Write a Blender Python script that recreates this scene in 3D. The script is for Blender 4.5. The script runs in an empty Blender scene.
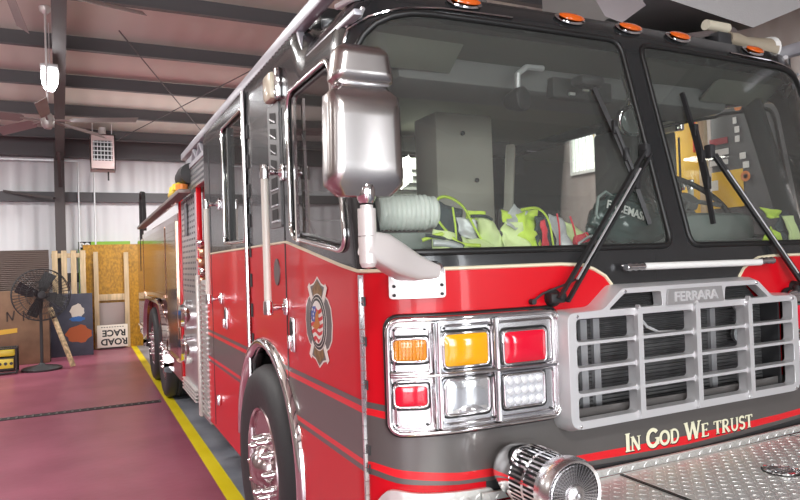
import bpy, bmesh, math, random
from mathutils import Vector, Matrix
from mathutils.geometry import delaunay_2d_cdt
random.seed(4)
sc = bpy.context.scene
COL = sc.collection
PI = math.pi
# ------------------------------------------------------------------ camera, sky, light, exposure
cd = bpy.data.cameras.new('camera'); cam = bpy.data.objects.new('camera', cd); COL.objects.link(cam)
cd.sensor_width = 36; cd.lens = 651.888/800*36; cd.clip_start = .05; cd.clip_end = 200
Rv, Uv, Fv = Vector((.89941793,-.43583627,-.03307764)), Vector((.02262789,-.02914669,.99931899)), Vector((.43650357,.8995539,.016353))
cam.matrix_world = Matrix(((Rv.x,Uv.x,-Fv.x,-2.06037968),(Rv.y,Uv.y,-Fv.y,-1.79126658),(Rv.z,Uv.z,-Fv.z,1.528634),(0,0,0,1)))
sc.camera = cam
w = bpy.data.worlds.new('sky'); sc.world = w; w.use_nodes = True
nt = w.node_tree; bg = nt.nodes['Background']
bg.inputs[0].default_value = (.86,.93,1,1); bg.inputs[1].default_value = 1.5
def area(name, loc, aim, sx, sy, power, col=(1,1,1)):
    l = bpy.data.lights.new(name,'AREA'); l.shape='RECTANGLE'; l.size=sx; l.size_y=sy; l.energy=power; l.color=col
    o = bpy.data.objects.new(name,l); COL.objects.link(o); o.location=loc
    o.rotation_euler=(Vector(aim)-Vector(loc)).to_track_quat('-Z','Y').to_euler(); return o
area('bay_daylight',(-4.3,-9.2,2.3),(-3.0,0,1.5),7.4,3.9,400,(.96,.98,1))
area('bay_daylight',(3.6,-9.2,2.3),(1.5,0,1.5),1.8,3.9,130,(.96,.98,1))
for q,(lx,ly,p,up) in enumerate([(-8,-3.5,35,1.6),(-8,1.5,45,1.6),(-7.5,6,80,.8),(-5.2,9.6,85,.25),(3.4,8.5,80,0),(2.6,4.2,70,0),(-2.1,-3.4,70,0),(-.4,9.8,80,.2),(-3.4,3.4,60,1.2)]):
    area('high_bay_light',(lx,ly,3.9),(lx,ly,0),1.1,.5,p,(1,.99,.97))
    if up: area('ceiling_fill_light',(lx,ly,3.2),(lx,ly,8),3,1.6,p*.5*up,(1,.99,.95))  # wide upward area light, added only to brighten the ceiling
sc.view_settings.view_transform='Standard'; sc.view_settings.look='None'; sc.view_settings.gamma=1; sc.view_settings.use_curve_mapping=False
sc.view_settings.exposure=0.95
sc.cycles.use_denoising=True; sc.cycles.max_bounces=10; sc.cycles.transparent_max_bounces=16
sc.cycles.caustics_reflective=False; sc.cycles.caustics_refractive=False; sc.cycles.sample_clamp_indirect=6

# ------------------------------------------------------------------ materials
MATS={}
def mat(name,col,rough=.5,metal=0,coat=0,emit=None,es=0,spec=.5,noise=None,bump=None,alpha=None,trans=0):
    """noise=(scale,amount) varies the colour, bump=(scale,strength,kind)"""
    if name in MATS: return MATS[name]
    m=bpy.data.materials.new(name); m.use_nodes=True; n=m.node_tree.nodes; L=m.node_tree.links
    b=n['Principled BSDF']; I=b.inputs
    I['Base Color'].default_value=(*col,1); I['Roughness'].default_value=rough; I['Metallic'].default_value=metal
    I['Coat Weight'].default_value=coat; I['Coat Roughness'].default_value=.04; I['Specular IOR Level'].default_value=spec
    I['Transmission Weight'].default_value=trans
    if emit: I['Emission Color'].default_value=(*emit,1); I['Emission Strength'].default_value=es
    tc=n.new('ShaderNodeTexCoord')
    if noise:
        t=n.new('ShaderNodeTexNoise'); t.inputs['Scale'].default_value=noise[0]; t.inputs['Detail'].default_value=5
        if len(noise)>2:
            mp=n.new('ShaderNodeMapping'); mp.inputs['Scale'].default_value=noise[2]; L.new(tc.outputs['Object'],mp.inputs[0]); L.new(mp.outputs[0],t.inputs['Vector'])
        else: L.new(tc.outputs['Object'],t.inputs['Vector'])
        r=n.new('ShaderNodeValToRGB'); a=noise[1]
        r.color_ramp.elements[0].position=.3; r.color_ramp.elements[1].position=.7
        r.color_ramp.elements[0].color=(*[c*(1-a) for c in col],1); r.color_ramp.elements[1].color=(*[min(1,c*(1+a)) for c in col],1)
        L.new(t.outputs['Fac'],r.inputs[0]); L.new(r.outputs[0],I['Base Color'])
    if bump:
        if bump[2]=='noise':
            t=n.new('ShaderNodeTexNoise'); t.inputs['Scale'].default_value=bump[0]; t.inputs['Detail'].default_value=6; o=t.outputs['Fac']
        elif bump[2]=='check':
            t=n.new('ShaderNodeTexChecker'); t.inputs['Scale'].default_value=bump[0]; o=t.outputs['Fac']
        else:
            t=n.new('ShaderNodeTexWave'); t.inputs['Scale'].default_value=bump[0]; t.bands_direction=bump[2]; o=t.outputs['Fac']
        L.new(tc.outputs['Object'],t.inputs['Vector'])
        bp=n.new('ShaderNodeBump'); bp.inputs['Strength'].default_value=bump[1]; bp.inputs['Distance'].default_value=.01
        L.new(o,bp.inputs['Height']); L.new(bp.outputs[0],I['Normal'])
    MATS[name]=m; return m
def glass_mat(name,tint,ior=1.45,rough=0.,haze=.05):
    m=bpy.data.materials.new(name); m.use_nodes=True; n=m.node_tree.nodes; L=m.node_tree.links
    n.remove(n['Principled BSDF']); out=n['Material Output']
    t=n.new('ShaderNodeBsdfTransparent'); t.inputs[0].default_value=(*tint,1)
    g=n.new('ShaderNodeBsdfGlossy'); g.inputs['Roughness'].default_value=rough; g.inputs[0].default_value=(1,1,1,1)
    f=n.new('ShaderNodeFresnel'); f.inputs[0].default_value=ior
    mx=n.new('ShaderNodeMixShader'); L.new(f.outputs[0],mx.inputs[0]); L.new(t.outputs[0],mx.inputs[1]); L.new(g.outputs[0],mx.inputs[2]); 
    d=n.new('ShaderNodeBsdfDiffuse'); d.inputs[0].default_value=(.62,.64,.60,1); m2=n.new('ShaderNodeMixShader'); m2.inputs[0].default_value=haze  # even diffuse mix stands in for reflected haze on the glass
    L.new(mx.outputs[0],m2.inputs[1]); L.new(d.outputs[0],m2.inputs[2]); L.new(m2.outputs[0],out.inputs[0])
    MATS[name]=m; return m
RED=mat('red_paint',(.62,.004,.012),.3,0,.22,spec=.3)
BLACK=mat('black_paint',(.022,.023,.024),.24,0,.4,spec=.4)
GREYP=mat('graphite_paint',(.135,.125,.12),.32,.3,.3)
REDS=mat('red_stripe',(.78,.012,.02),.35,0,.4)
CREAM=mat('cream_stripe',(.80,.72,.52),.4,0,.3)
CREAMT=mat('cream_lettering',(.88,.84,.62),.4,0,.3)
CHROME=mat('chrome',(.86,.85,.86),.07,1)
CHROMR=mat('brushed_chrome',(.74,.73,.74),.24,1)
SATIN=mat('satin_aluminium',(.74,.74,.75),.36,.5)
STEELP=mat('polished_steel',(.60,.50,.51),.2,1)
MIRM=mat('mirror_shell_chrome',(.52,.49,.48),.27,1)
TREAD=mat('diamond_plate_aluminium',(.86,.85,.82),.38,.65)
RUB=mat('black_rubber',(.018,.018,.019),.55,bump=(60,.1,'noise'))
TYRE=mat('tyre_rubber',(.03,.03,.032),.6,bump=(30,.15,'noise'))
DARK=mat('dark_steel',(.03,.03,.032),.6)
GASK=mat('black_gasket',(.012,.012,.012),.4)
GLASS=glass_mat('windshield_glass',(.86,.89,.86),1.5,0,.065)
GLASSC=glass_mat('clear_side_glass',(.95,.96,.95),1.3,0,.0)
GLASSD=glass_mat('tinted_side_glass',(.46,.50,.48),1.6)
WHITE=mat('white_plastic',(.82,.82,.79),.4)
BONE=mat('ivory_ribbed_grip',(.78,.76,.68),.35,0,.3)
AMBER=mat('amber_lens',(.72,.27,.01),.12,0,1,emit=(.9,.3,.01),es=.03)
YEL=mat('yellow_lens',(.90,.42,.005),.12,0,1)
REDL=mat('red_lens',(.72,.005,.03),.12,0,1)
ORL=mat('orange_marker_lens',(.72,.12,.01),.15,0,.8)
CLEARL=mat('clear_headlamp_lens',(.80,.82,.84),.12,.75,1,bump=(9,.35,'noise'))
LEDL=mat('led_lens',(.88,.90,.93),.12,.25,1)
INT=mat('interior_grey',(.13,.13,.127),.75)
INTD=mat('interior_dark',(.022,.023,.023),.7)
INTL=mat('interior_taupe',(.40,.375,.32),.7)
DASH=mat('dash_grey_green',(.22,.25,.235),.6,noise=(6,.15))
HEADL=mat('headliner_olive',(.16,.165,.125),.8)

# ------------------------------------------------------------------ object helpers
def link(name,me,m=None,parent=None,smooth=35):
    o=bpy.data.objects.new(name,me); COL.objects.link(o)
    if m is not None:
        for k in (m if isinstance(m,(list,tuple)) else [m]): me.materials.append(k)
    if smooth:
        me.shade_smooth(); me.set_sharp_from_angle(angle=math.radians(smooth))
    if parent is not None: o.parent=parent
    return o
def obj(name,bm,m=None,parent=None,smooth=35,norm=True):
    if norm: bmesh.ops.recalc_face_normals(bm,faces=bm.faces)
    me=bpy.data.meshes.new(name); bm.to_mesh(me); bm.free()
    return link(name,me,m,parent,smooth)
def root(name,label,cat,loc=(0,0,0),rz=0,group=None):
    o=bpy.data.objects.new(name,None); COL.objects.link(o); o.location=loc; o.rotation_euler=(0,0,rz)
    o.empty_display_size=.1; tag(o,label,cat,group); return o
def tag(o,label,cat,group=None):
    o['label']=label; o['category']=cat
    if group: o['group']=group
    return o
def struct(o): o['kind']='structure'; return o
def BM(): return bmesh.new()
def box(bm,c,s,rot=None,bev=0,mi=0):
    r=bmesh.ops.create_cube(bm,size=1); M_=Matrix.Translation(Vector(c))@(rot.to_4x4() if rot is not None else Matrix())@Matrix.Diagonal((*s,1))
    bmesh.ops.transform(bm,matrix=M_,verts=r['verts'])
    fs=set(f for v in r['verts'] for f in v.link_faces)
    for f in fs: f.material_index=mi
    if bev:
        es=set(e for v in r['verts'] for e in v.link_edges)
        bmesh.ops.bevel(bm,geom=list(es),offset=bev,segments=2,affect='EDGES',profile=.5)
def lathe(bm,prof,c=(0,0,0),axis='Z',seg=32,mi=0,rot=None):
    """prof: (radius, height) pairs"""
    rings=[]
    for r,h in prof:
        ring=[]
        for i in range(seg):
            a=2*PI*i/seg; p=(r*math.cos(a),r*math.sin(a),h)
            if axis=='X': p=(p[2],p[0],p[1])
            elif axis=='Y': p=(p[0],p[2],p[1])
            p=Vector(p)
            if rot is not None: p=rot@p
            ring.append(bm.verts.new(p+Vector(c)))
        rings.append(ring)
    for a,b in zip(rings,rings[1:]):
        for i in range(seg):
            f=bm.faces.new((a[i],a[(i+1)%seg],b[(i+1)%seg],b[i])); f.material_index=mi
    if prof[0][0]>1e-6:
        bm.faces.new(rings[0][::-1]).material_index=mi
    if prof[-1][0]>1e-6: bm.faces.new(rings[-1]).material_index=mi
def tube(bm,pts,r,seg=10,mi=0,caps=True,sx=1):
    pts=[Vector(p) for p in pts]; rings=[]; prev=None
    rr=r if isinstance(r,(list,tuple)) else [r]*len(pts)
    for i,p in enumerate(pts):
        d=(pts[min(i+1,len(pts)-1)]-pts[max(i-1,0)]).normalized()
        if prev is None:
            up=Vector((0,0,1)) if abs(d.z)<.9 else Vector((0,1,0)); u=d.cross(up).normalized()
        else: u=(prev-d*prev.dot(d)).normalized()
        prev=u; v=d.cross(u)
        rings.append([bm.verts.new(p+(u*math.cos(2*PI*k/seg)*sx+v*math.sin(2*PI*k/seg))*rr[i]) for k in range(seg)])
    for a,b in zip(rings,rings[1:]):
        for i in range(seg): bm.faces.new((a[i],a[(i+1)%seg],b[(i+1)%seg],b[i])).material_index=mi
    if caps: bm.faces.new(rings[0][::-1]).material_index=mi; bm.faces.new(rings[-1]).material_index=mi
def bar(bm,a,b,w_,h_,bev=0,mi=0,up=(0,0,1)):
    a=Vector(a); b=Vector(b); d=(b-a); q=d.to_track_quat('Y','Z' if abs(d.normalized().dot(Vector((0,0,1))))<.99 else 'X').to_matrix()
    box(bm,(a+b)/2,(w_,d.length,h_),q,bev,mi)
def prism(bm,poly,fn,t0,t1,mi=0):
    """poly in 2d, fn(u,v,t)->3d"""
    A=[bm.verts.new(fn(u,v,t0)) for u,v in poly]; B=[bm.verts.new(fn(u,v,t1)) for u,v in poly]; n=len(poly)
    bm.faces.new(A).material_index=mi; bm.faces.new(B[::-1]).material_index=mi
    for i in range(n): bm.faces.new((A[i],B[i],B[(i+1)%n],A[(i+1)%n])).material_index=mi
def rrect(x0,x1,y0,y1,r,n=5):
    P=[]
    for cx,cy,a0 in ((x1-r,y1-r,0),(x0+r,y1-r,90),(x0+r,y0+r,180),(x1-r,y0+r,270)):
        for i in range(n+1):
            a=math.radians(a0+90*i/n); P.append((cx+r*math.cos(a),cy+r*math.sin(a)))
    return P
def rpoly(pts,r,n=5):
    """round the corners of a polygon"""
    out=[]; N=len(pts); rs=r if isinstance(r,(list,tuple)) else [r]*N
    for i in range(N):
        p=Vector(pts[i]); a=Vector(pts[i-1]); b=Vector(pts[(i+1)%N])
        da=(a-p); db=(b-p); k=min(rs[i],da.length*.45,db.length*.45)
        pa=p+da.normalized()*k; pb=p+db.normalized()*k
        for j in range(n+1):
            t=j/n; q=pa*(1-t)**2+p*2*t*(1-t)+pb*t*t; out.append((q.x,q.y))
    return out
def inpoly(x,y,P):
    c=False; j=len(P)-1
    for i in range(len(P)):
        xi,yi=P[i]; xj,yj=P[j]
        if (yi>y)!=(yj>y) and x<(xj-xi)*(y-yi)/(yj-yi)+xi: c=not c
        j=i
    return c
def sheet(bm,outer,holes,fn,step=.05,thick=0,mi=0,stepv=None):
    """flat region with holes, tessellated and bent through fn(u,v,t); thick>0 makes it solid"""
    def dens(P):
        o=[]
        for i in range(len(P)):
            a=Vector(P[i]); b=Vector(P[(i+1)%len(P)]); k=max(1,int((b-a).length/step+.5))
            for j in range(k): o.append(tuple(a+(b-a)*j/k))
        return o
    loops=[dens(outer)]+[dens(h) for h in holes]; V=[]; E=[]
    for Lp in loops:
        s=len(V); V+=[Vector(p) for p in Lp]; E+=[(s+i,s+(i+1)%len(Lp)) for i in range(len(Lp))]
    xs=[p[0] for p in outer]; ys=[p[1] for p in outer]; sv=stepv or step
    x=min(xs)+step/2
    while x<max(xs):
        y=min(ys)+sv/2
        while y<max(ys):
            if inpoly(x,y,outer) and not any(inpoly(x,y,h) for h in holes): V.append(Vector((x,y)))
            y+=sv
        x+=step
    vs,es,fs,_,_,_=delaunay_2d_cdt(V,E,[],0,1e-5)
    keep=[]
    for f in fs:
        cx=sum(vs[i].x for i in f)/len(f); cy=sum(vs[i].y for i in f)/len(f)
        if inpoly(cx,cy,loops[0]) and not any(inpoly(cx,cy,h) for h in loops[1:]): keep.append(f)
    A=[None]*len(vs); B=[None]*len(vs)
    for f in keep:
        for i in f:
            if A[i] is None:
                A[i]=bm.verts.new(fn(vs[i].x,vs[i].y,0))
                if thick: B[i]=bm.verts.new(fn(vs[i].x,vs[i].y,-thick))
    cnt={}
    for f in keep:
        bm.faces.new([A[i] for i in f]).material_index=mi
        if thick: bm.faces.new([B[i] for i in f][::-1]).material_index=mi
        for k in range(len(f)):
            e=(f[k],f[(k+1)%len(f)]); cnt[tuple(sorted(e))]=cnt.get(tuple(sorted(e)),[])+[e]
    if thick:
        for k,v in cnt.items():
            if len(v)==1:
                a,b=v[0]; bm.faces.new((A[b],A[a],B[a],B[b])).material_index=mi
def text_bm(bm,s,size,fn,ext=.002,align='CENTER',sx=1,mi=0,bold=0.):
    """block letters from the built-in font, mapped through fn(u,v,t)"""
    cu=bpy.data.curves.new('t','FONT'); cu.body=s; cu.size=size; cu.align_x=align; cu.extrude=ext; cu.offset=bold; cu.resolution_u=3
    o=bpy.data.objects.new('t',cu); COL.objects.link(o); dg=bpy.context.evaluated_depsgraph_get()
    me=bpy.data.meshes.new_from_object(o.evaluated_get(dg)); bpy.data.objects.remove(o); bpy.data.curves.remove(cu)
    b2=bmesh.new(); b2.from_mesh(me); bpy.data.meshes.remove(me)
    mp={}
    for v in b2.verts: mp[v.index]=bm.verts.new(fn(v.co.x*sx,v.co.y,v.co.z))
    for f in b2.faces:
        try: bm.faces.new([mp[v.index] for v in f.verts]).material_index=mi
        except ValueError: pass
    b2.free()

# ------------------------------------------------------------------ truck body mapping: s = distance along the body outline from the nose centre, z = height
OL=[(-.93*i/40,.02*(i/40)**2) for i in range(41)]
for i in range(1,41):
    a=PI/2*i/40; OL.append((-.93-.32*math.sin(a),.2-.18*math.cos(a)))
for i in range(1,100): OL.append((-1.25,.2+.12*i))
SS=[0]
for i in range(1,len(OL)): SS.append(SS[-1]+math.dist(OL[i],OL[i-1]))
SC=SS[80]
def ol(a):
    lo,hi=0,len(SS)-1
    if a>=SS[-1]: return OL[-1][0],OL[-1][1]+(a-SS[-1])
    while hi-lo>1:
        m_=(lo+hi)//2
        if SS[m_]<=a: lo=m_
        else: hi=m_
    t=(a-SS[lo])/(SS[hi]-SS[lo]); return OL[lo][0]+(OL[hi][0]-OL[lo][0])*t,OL[lo][1]+(OL[hi][1]-OL[lo][1])*t
def sstep(a,b,x): t=min(1,max(0,(x-a)/(b-a))); return t*t*(3-2*t)
def BODY(s,z,off=0):
    a=abs(s); x,y=ol(a); x2,y2=ol(a+.004); x1,y1=ol(max(a-.004,0))
    t=Vector((x2-x1,y2-y1)).normalized(); n=Vector((t.y,-t.x))
    if a<.93: n=-n if n.y>0 else n
    elif n.x>0: n=-n
    w_=min(1,max(0,1-(y-.2)/.7)); sh=w_*max(0,z-1.63)*.21
    # shoulder rounding to the roof
    zs=2.5-.12*sstep(1.1,1.33,a); r=.1+.1*sstep(1.1,1.33,a); k=sstep(.68,.86,y); zs=zs+(2.6-zs)*k; r=r*(1-k)+.015*k
    zz=z; ins=0
    if z>zs:
        q=min(1,(z-zs)/(2.62-zs))*PI/2; ins=r*(1-math.cos(q)); zz=zs+(2.62-zs)*math.sin(q)
    X=x+(off-ins)*n.x; Y=y+(off-ins)*n.y+sh
    return Vector((X if s<=0 else -X,Y,zz))
def SIDE(Y): return Y-.2+SC
def bfn(base=0): return lambda u,v,t: BODY(u,v,base+t)
def lerp(xs,ys,x):
    if x<=xs[0]: return ys[0]
    for i in range(1,len(xs)):
        if x<=xs[i]: return ys[i-1]+(ys[i]-ys[i-1])*(x-xs[i-1])/(xs[i]-xs[i-1])
    return ys[-1]
ARCY,ARCZ,ARCR=1.455,.67,.545
def inarch(s,z,r=ARCR):
    y=abs(s)-SC+.2; return abs(s)>SC and ((y-ARCY)**2+(z-ARCZ)**2<r*r or (abs(y-ARCY)<r and z<ARCZ))
def strip(bm,s0,s1,zt,zb,off,ds=.025):
    n=int((s1-s0)/ds); prev=None
    for i in range(n+1):
        s=s0+(s1-s0)*i/n; a,b=BODY(s,zt(s),off),BODY(s,zb(s),off)
        if inarch(s,(zt(s)+zb(s))/2,.555): prev=None; continue
        cur=(bm.verts.new(a),bm.verts.new(b))
        if prev: bm.faces.new((prev[0],cur[0],cur[1],prev[1]))
        prev=cur
def path_tube(bm,P,fn,off,r,closed=True,seg=8,dens=.03):
    """swept round bead along a 2d path on the body"""
    Q=[]; n=len(P)
    for i in range(n if closed else n-1):
        a=Vector(P[i]); b=Vector(P[(i+1)%n]); k=max(1,int((b-a).length/dens+.5))
        for j in range(k): Q.append(a+(b-a)*j/k)
    if not closed: Q.append(Vector(P[-1]))
    pts=[fn(q.x,q.y,off) for q in Q]
    rings=[]; N=len(pts)
    for i,p in enumerate(pts):
        nx=pts[(i+1)%N] if (closed or i<N-1) else p; pv=pts[i-1] if (closed or i>0) else p
        d=(nx-pv).normalized(); nn=(fn(Q[i].x,Q[i].y,off+.01)-p).normalized(); u=d.cross(nn).normalized(); v=u.cross(d)
        rings.append([bm.verts.new(p+(u*math.cos(2*PI*k/seg)+v*math.sin(2*PI*k/seg))*r) for k in range(seg)])
    for i in range(N if closed else N-1):
        a=rings[i]; b=rings[(i+1)%N]
        for k in range(seg): bm.faces.new((a[k],a[(k+1)%seg],b[(k+1)%seg],b[k]))

# ================================================================== SETTING
def wall_mat(name,col,scale,rough=.5,axis='X',strength=.6,amt=.05):
    m=mat(name,col,rough,0); n=m.node_tree.nodes; L=m.node_tree.links; b=n['Principled BSDF']; tc=n['Texture Coordinate'] if 'Texture Coordinate' in n else n.new('ShaderNodeTexCoord')
    wv=n.new('ShaderNodeTexWave'); wv.bands_direction=axis; wv.inputs['Scale'].default_value=scale; wv.wave_profile='SIN'; L.new(tc.outputs['Object'],wv.inputs['Vector'])
    bp=n.new('ShaderNodeBump'); bp.inputs['Strength'].default_value=strength; bp.inputs['Distance'].default_value=.03; L.new(wv.outputs['Fac'],bp.inputs['Height']); L.new(bp.outputs[0],b.inputs['Normal'])
    t=n.new('ShaderNodeTexNoise'); t.inputs['Scale'].default_value=1.2; L.new(tc.outputs['Object'],t.inputs['Vector'])
    r=n.new('ShaderNodeValToRGB'); r.color_ramp.elements[0].color=(*[c*(1-amt*2) for c in col],1); r.color_ramp.elements[1].color=(*[c*(1+amt) for c in col],1)
    L.new(t.outputs['Fac'],r.inputs[0]); L.new(r.outputs[0],b.inputs['Base Color']); return m
WALLM=wall_mat('white_ribbed_wall_panel',(.78,.78,.80),1.1,.35)
CEILM=wall_mat('taupe_insulation_liner',(.66,.64,.58),.9,.7,'X',.35)
BEAM=mat('dark_painted_beam',(.085,.08,.085),.5)
COLM=mat('grey_brown_column',(.075,.064,.064),.6)
# floor: magenta paint, yellow line, grey bay under the truck
def floor_mat():
    m=bpy.data.materials.new('painted_concrete_floor'); m.use_nodes=True; n=m.node_tree.nodes; L=m.node_tree.links; b=n['Principled BSDF']
    tc=n.new('ShaderNodeTexCoord'); sp=n.new('ShaderNodeSeparateXYZ'); L.new(tc.outputs['Object'],sp.inputs[0])
    ns=n.new('ShaderNodeTexNoise'); ns.inputs['Scale'].default_value=1.7; ns.inputs['Detail'].default_value=8; L.new(tc.outputs['Object'],ns.inputs['Vector'])
    def ramp(c1,c2):
        r=n.new('ShaderNodeValToRGB'); r.color_ramp.elements[0].color=(*c1,1); r.color_ramp.elements[1].color=(*c2,1)
        r.color_ramp.elements[0].position=.35; r.color_ramp.elements[1].position=.65; L.new(ns.outputs['Fac'],r.inputs[0]); return r.outputs[0]
    mg=ramp((.24,.065,.10),(.31,.09,.135)); gr=ramp((.16,.17,.20),(.30,.31,.35)); ye=ramp((.72,.56,.01),(.82,.66,.03))
    def gt(v):
        k=n.new('ShaderNodeMath'); k.operation='GREATER_THAN'; k.inputs[1].default_value=v; L.new(sp.outputs['X'],k.inputs[0]); return k.outputs[0]
    def mix(f,a,c):
        x=n.new('ShaderNodeMix'); x.data_type='RGBA'; L.new(f,x.inputs[0]); L.new(a,x.inputs[6]); L.new(c,x.inputs[7]); return x.outputs[2]
    c=mix(gt(-1.2),mg,ye); c=mix(gt(-1.09),c,gr); L.new(c,b.inputs['Base Color'])
    b.inputs['Roughness'].default_value=.33; b.inputs['Specular IOR Level'].default_value=.5
    n2=n.new('ShaderNodeTexNoise'); n2.inputs['Scale'].default_value=14; n2.inputs['Detail'].default_value=6; L.new(tc.outputs['Object'],n2.inputs['Vector'])
    bp=n.new('ShaderNodeBump'); bp.inputs['Strength'].default_value=.12; bp.inputs['Distance'].default_value=.01; L.new(n2.outputs['Fac'],bp.inputs['Height']); L.new(bp.outputs[0],b.inputs['Normal'])
    return m
WX0,WX1,YB,YF=-10,4.8,13.5,-9.0
def plain(name,c,s,m,bev=0): 
    bm=BM(); box(bm,c,s,None,bev); return struct(obj(name,bm,m))
plain('floor',((WX0+WX1)/2,(YB+YF)/2,-.1),(WX1-WX0+.4,YB-YF+.4,.2),floor_mat())
plain('apron',(-2,-14,-.16),(30,9.6,.2),mat('pale_concrete_apron',(.45,.44,.42),.8,noise=(3,.1))).name='trim_20'
plain('wall_back',((WX0+WX1)/2,YB+.1,2.3),(WX1-WX0+.4,.2,4.6),WALLM)
plain('wall_left',(WX0-.1,(YB+YF)/2,2.8),(.2,YB-YF,5.6),wall_mat('brown_ribbed_side_panel',(.20,.17,.155),1.1,.4,'Y'))
plain('wall_right',(WX1+.1,(YB+YF)/2,2.8),(.2,YB-YF,5.6),wall_mat('taupe_ribbed_side_panel',(.30,.25,.23),1.1,.5,'Y'))
def zc(Y): return 4.35+(13.5-Y)/12 if Y>2.25 else 4.35+(13.5-2.25)/12-(2.25-Y)/12
bm=BM()
for y0,y1 in ((2.25,13.6),(YF,2.25)):
    vs=[]
    for (x,y) in ((WX0-.2,y0),(WX1+.2,y0),(WX1+.2,y1),(WX0-.2,y1)): vs.append((x,y,zc(y)))
    a=[bm.verts.new(v) for v in vs]; b=[bm.verts.new((v[0],v[1],v[2]+.12)) for v in vs]
    bm.faces.new(a); bm.faces.new(b[::-1])
    for i in range(4): bm.faces.new((a[i],b[i],b[(i+1)%4],a[(i+1)%4]))
struct(obj('ceiling',bm,CEILM,smooth=0))
tn=[0]
def trim(bm,m,smooth=35):
    tn[0]+=1; return struct(obj('trim_%d'%tn[0],bm,m,None,smooth))
# purlins (along X)
for Y in [12.45,10.95,9.45,7.95,6.45,4.95,3.45,1.2,-.3,-1.8,-3.3,-4.8,-6.3]:
    bm=BM(); z=zc(Y); box(bm,((WX0+WX1)/2,Y,z-.11),(WX1-WX0,.02,.2)); box(bm,((WX0+WX1)/2,Y-.035,z-.205),(WX1-WX0,.09,.014)); trim(bm,BEAM,0)
bm=BM(); box(bm,((WX0+WX1)/2,13.3,4.2),(WX1-WX0,.25,.42)); trim(bm,BEAM)         # eave strut
for z in (3.18,1.5):
    bm=BM(); box(bm,((WX0+WX1)/2,13.42,z),(WX1-WX0,.16,.2)); trim(bm,BEAM)        # wall girts
# steel columns with rafters
for X in (-8.6,-2.47,3.7):
    bm=BM()
    for dy in (-.17,.17): box(bm,(X,13.1+dy,2.15),(.18,.02,4.3))
    box(bm,(X,13.1,2.15),(.016,.34,4.3)); trim(bm,COLM)
    bm=BM()
    for y0,y1 in ((2.25,13.0),(YF,2.25)):
        d=Vector((0,y1-y0,zc(y1)-zc(y0)))
        for dz,hh,ww in ((-.24,.02,.15),(-.52,.02,.15),(-.38,.28,.016)):
            bar(bm,(X+.02+(13-y0)*.03,y0,zc(y0)+dz),(X+.02+(13-y1)*.03,y1,zc(y1)+dz),ww,hh)
    trim(bm,COLM)
    bm=BM(); bar(bm,(X+.02,12.9,3.35),(X+.02,12.2,4.0),.06,.06); bar(bm,(X-.1,12.85,3.1),(X-1.0,13.35,3.28),.05,.05); trim(bm,COLM)
for X in (-5.5,.6):
    bm=BM(); bar(bm,(X,12.6,4.15),(X-2.2,7,4.62),.012,.012); bar(bm,(X-2.2,12.6,4.15),(X,7,4.62),.012,.012); trim(bm,BEAM)
for k,(x,zt) in enumerate(((-2.13,3.9),(-1.83,3.7))):                               # conduits down the back wall
    bm=BM(); tube(bm,[(x,13.3,.2),(x,13.3,zt)],.018); trim(bm,SATIN)
bm=BM(); box(bm,(-3.6,13.3,3.92),(2.9,.03,.03)); trim(bm,SATIN)
# trench drain
bm=BM(); box(bm,(-4.6,6.75,.003),(6.7,.14,.006)); trim(bm,mat('black_drain_channel',(.01,.01,.01),.7),0)
bm=BM()
for i in range(84): box(bm,(-7.9+i*.08,6.75,.008),(.022,.13,.008))
trim(bm,mat('iron_drain_grate',(.10,.09,.09),.6),0)
# front bay openings: header and piers
for X in (-9.4,-4.4,4.2):
    bm=BM(); box(bm,(X,-9.1,2.5),(1.1 if X!=4.2 else 1.2,.3,5)); trim(bm,WALLM,0)
bm=BM(); box(bm,(1.5,-9.1,2.5),(2.4,.3,5)); trim(bm,mat('reflection_blocker_grey',(.20,.19,.19),.6),0)  # unseen panel added so the side mirror reflects something dark
bm=BM(); box(bm,((WX0+WX1)/2,-9.1,4.45),(WX1-WX0,.3,.7)); trim(bm,WALLM,0)

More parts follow.
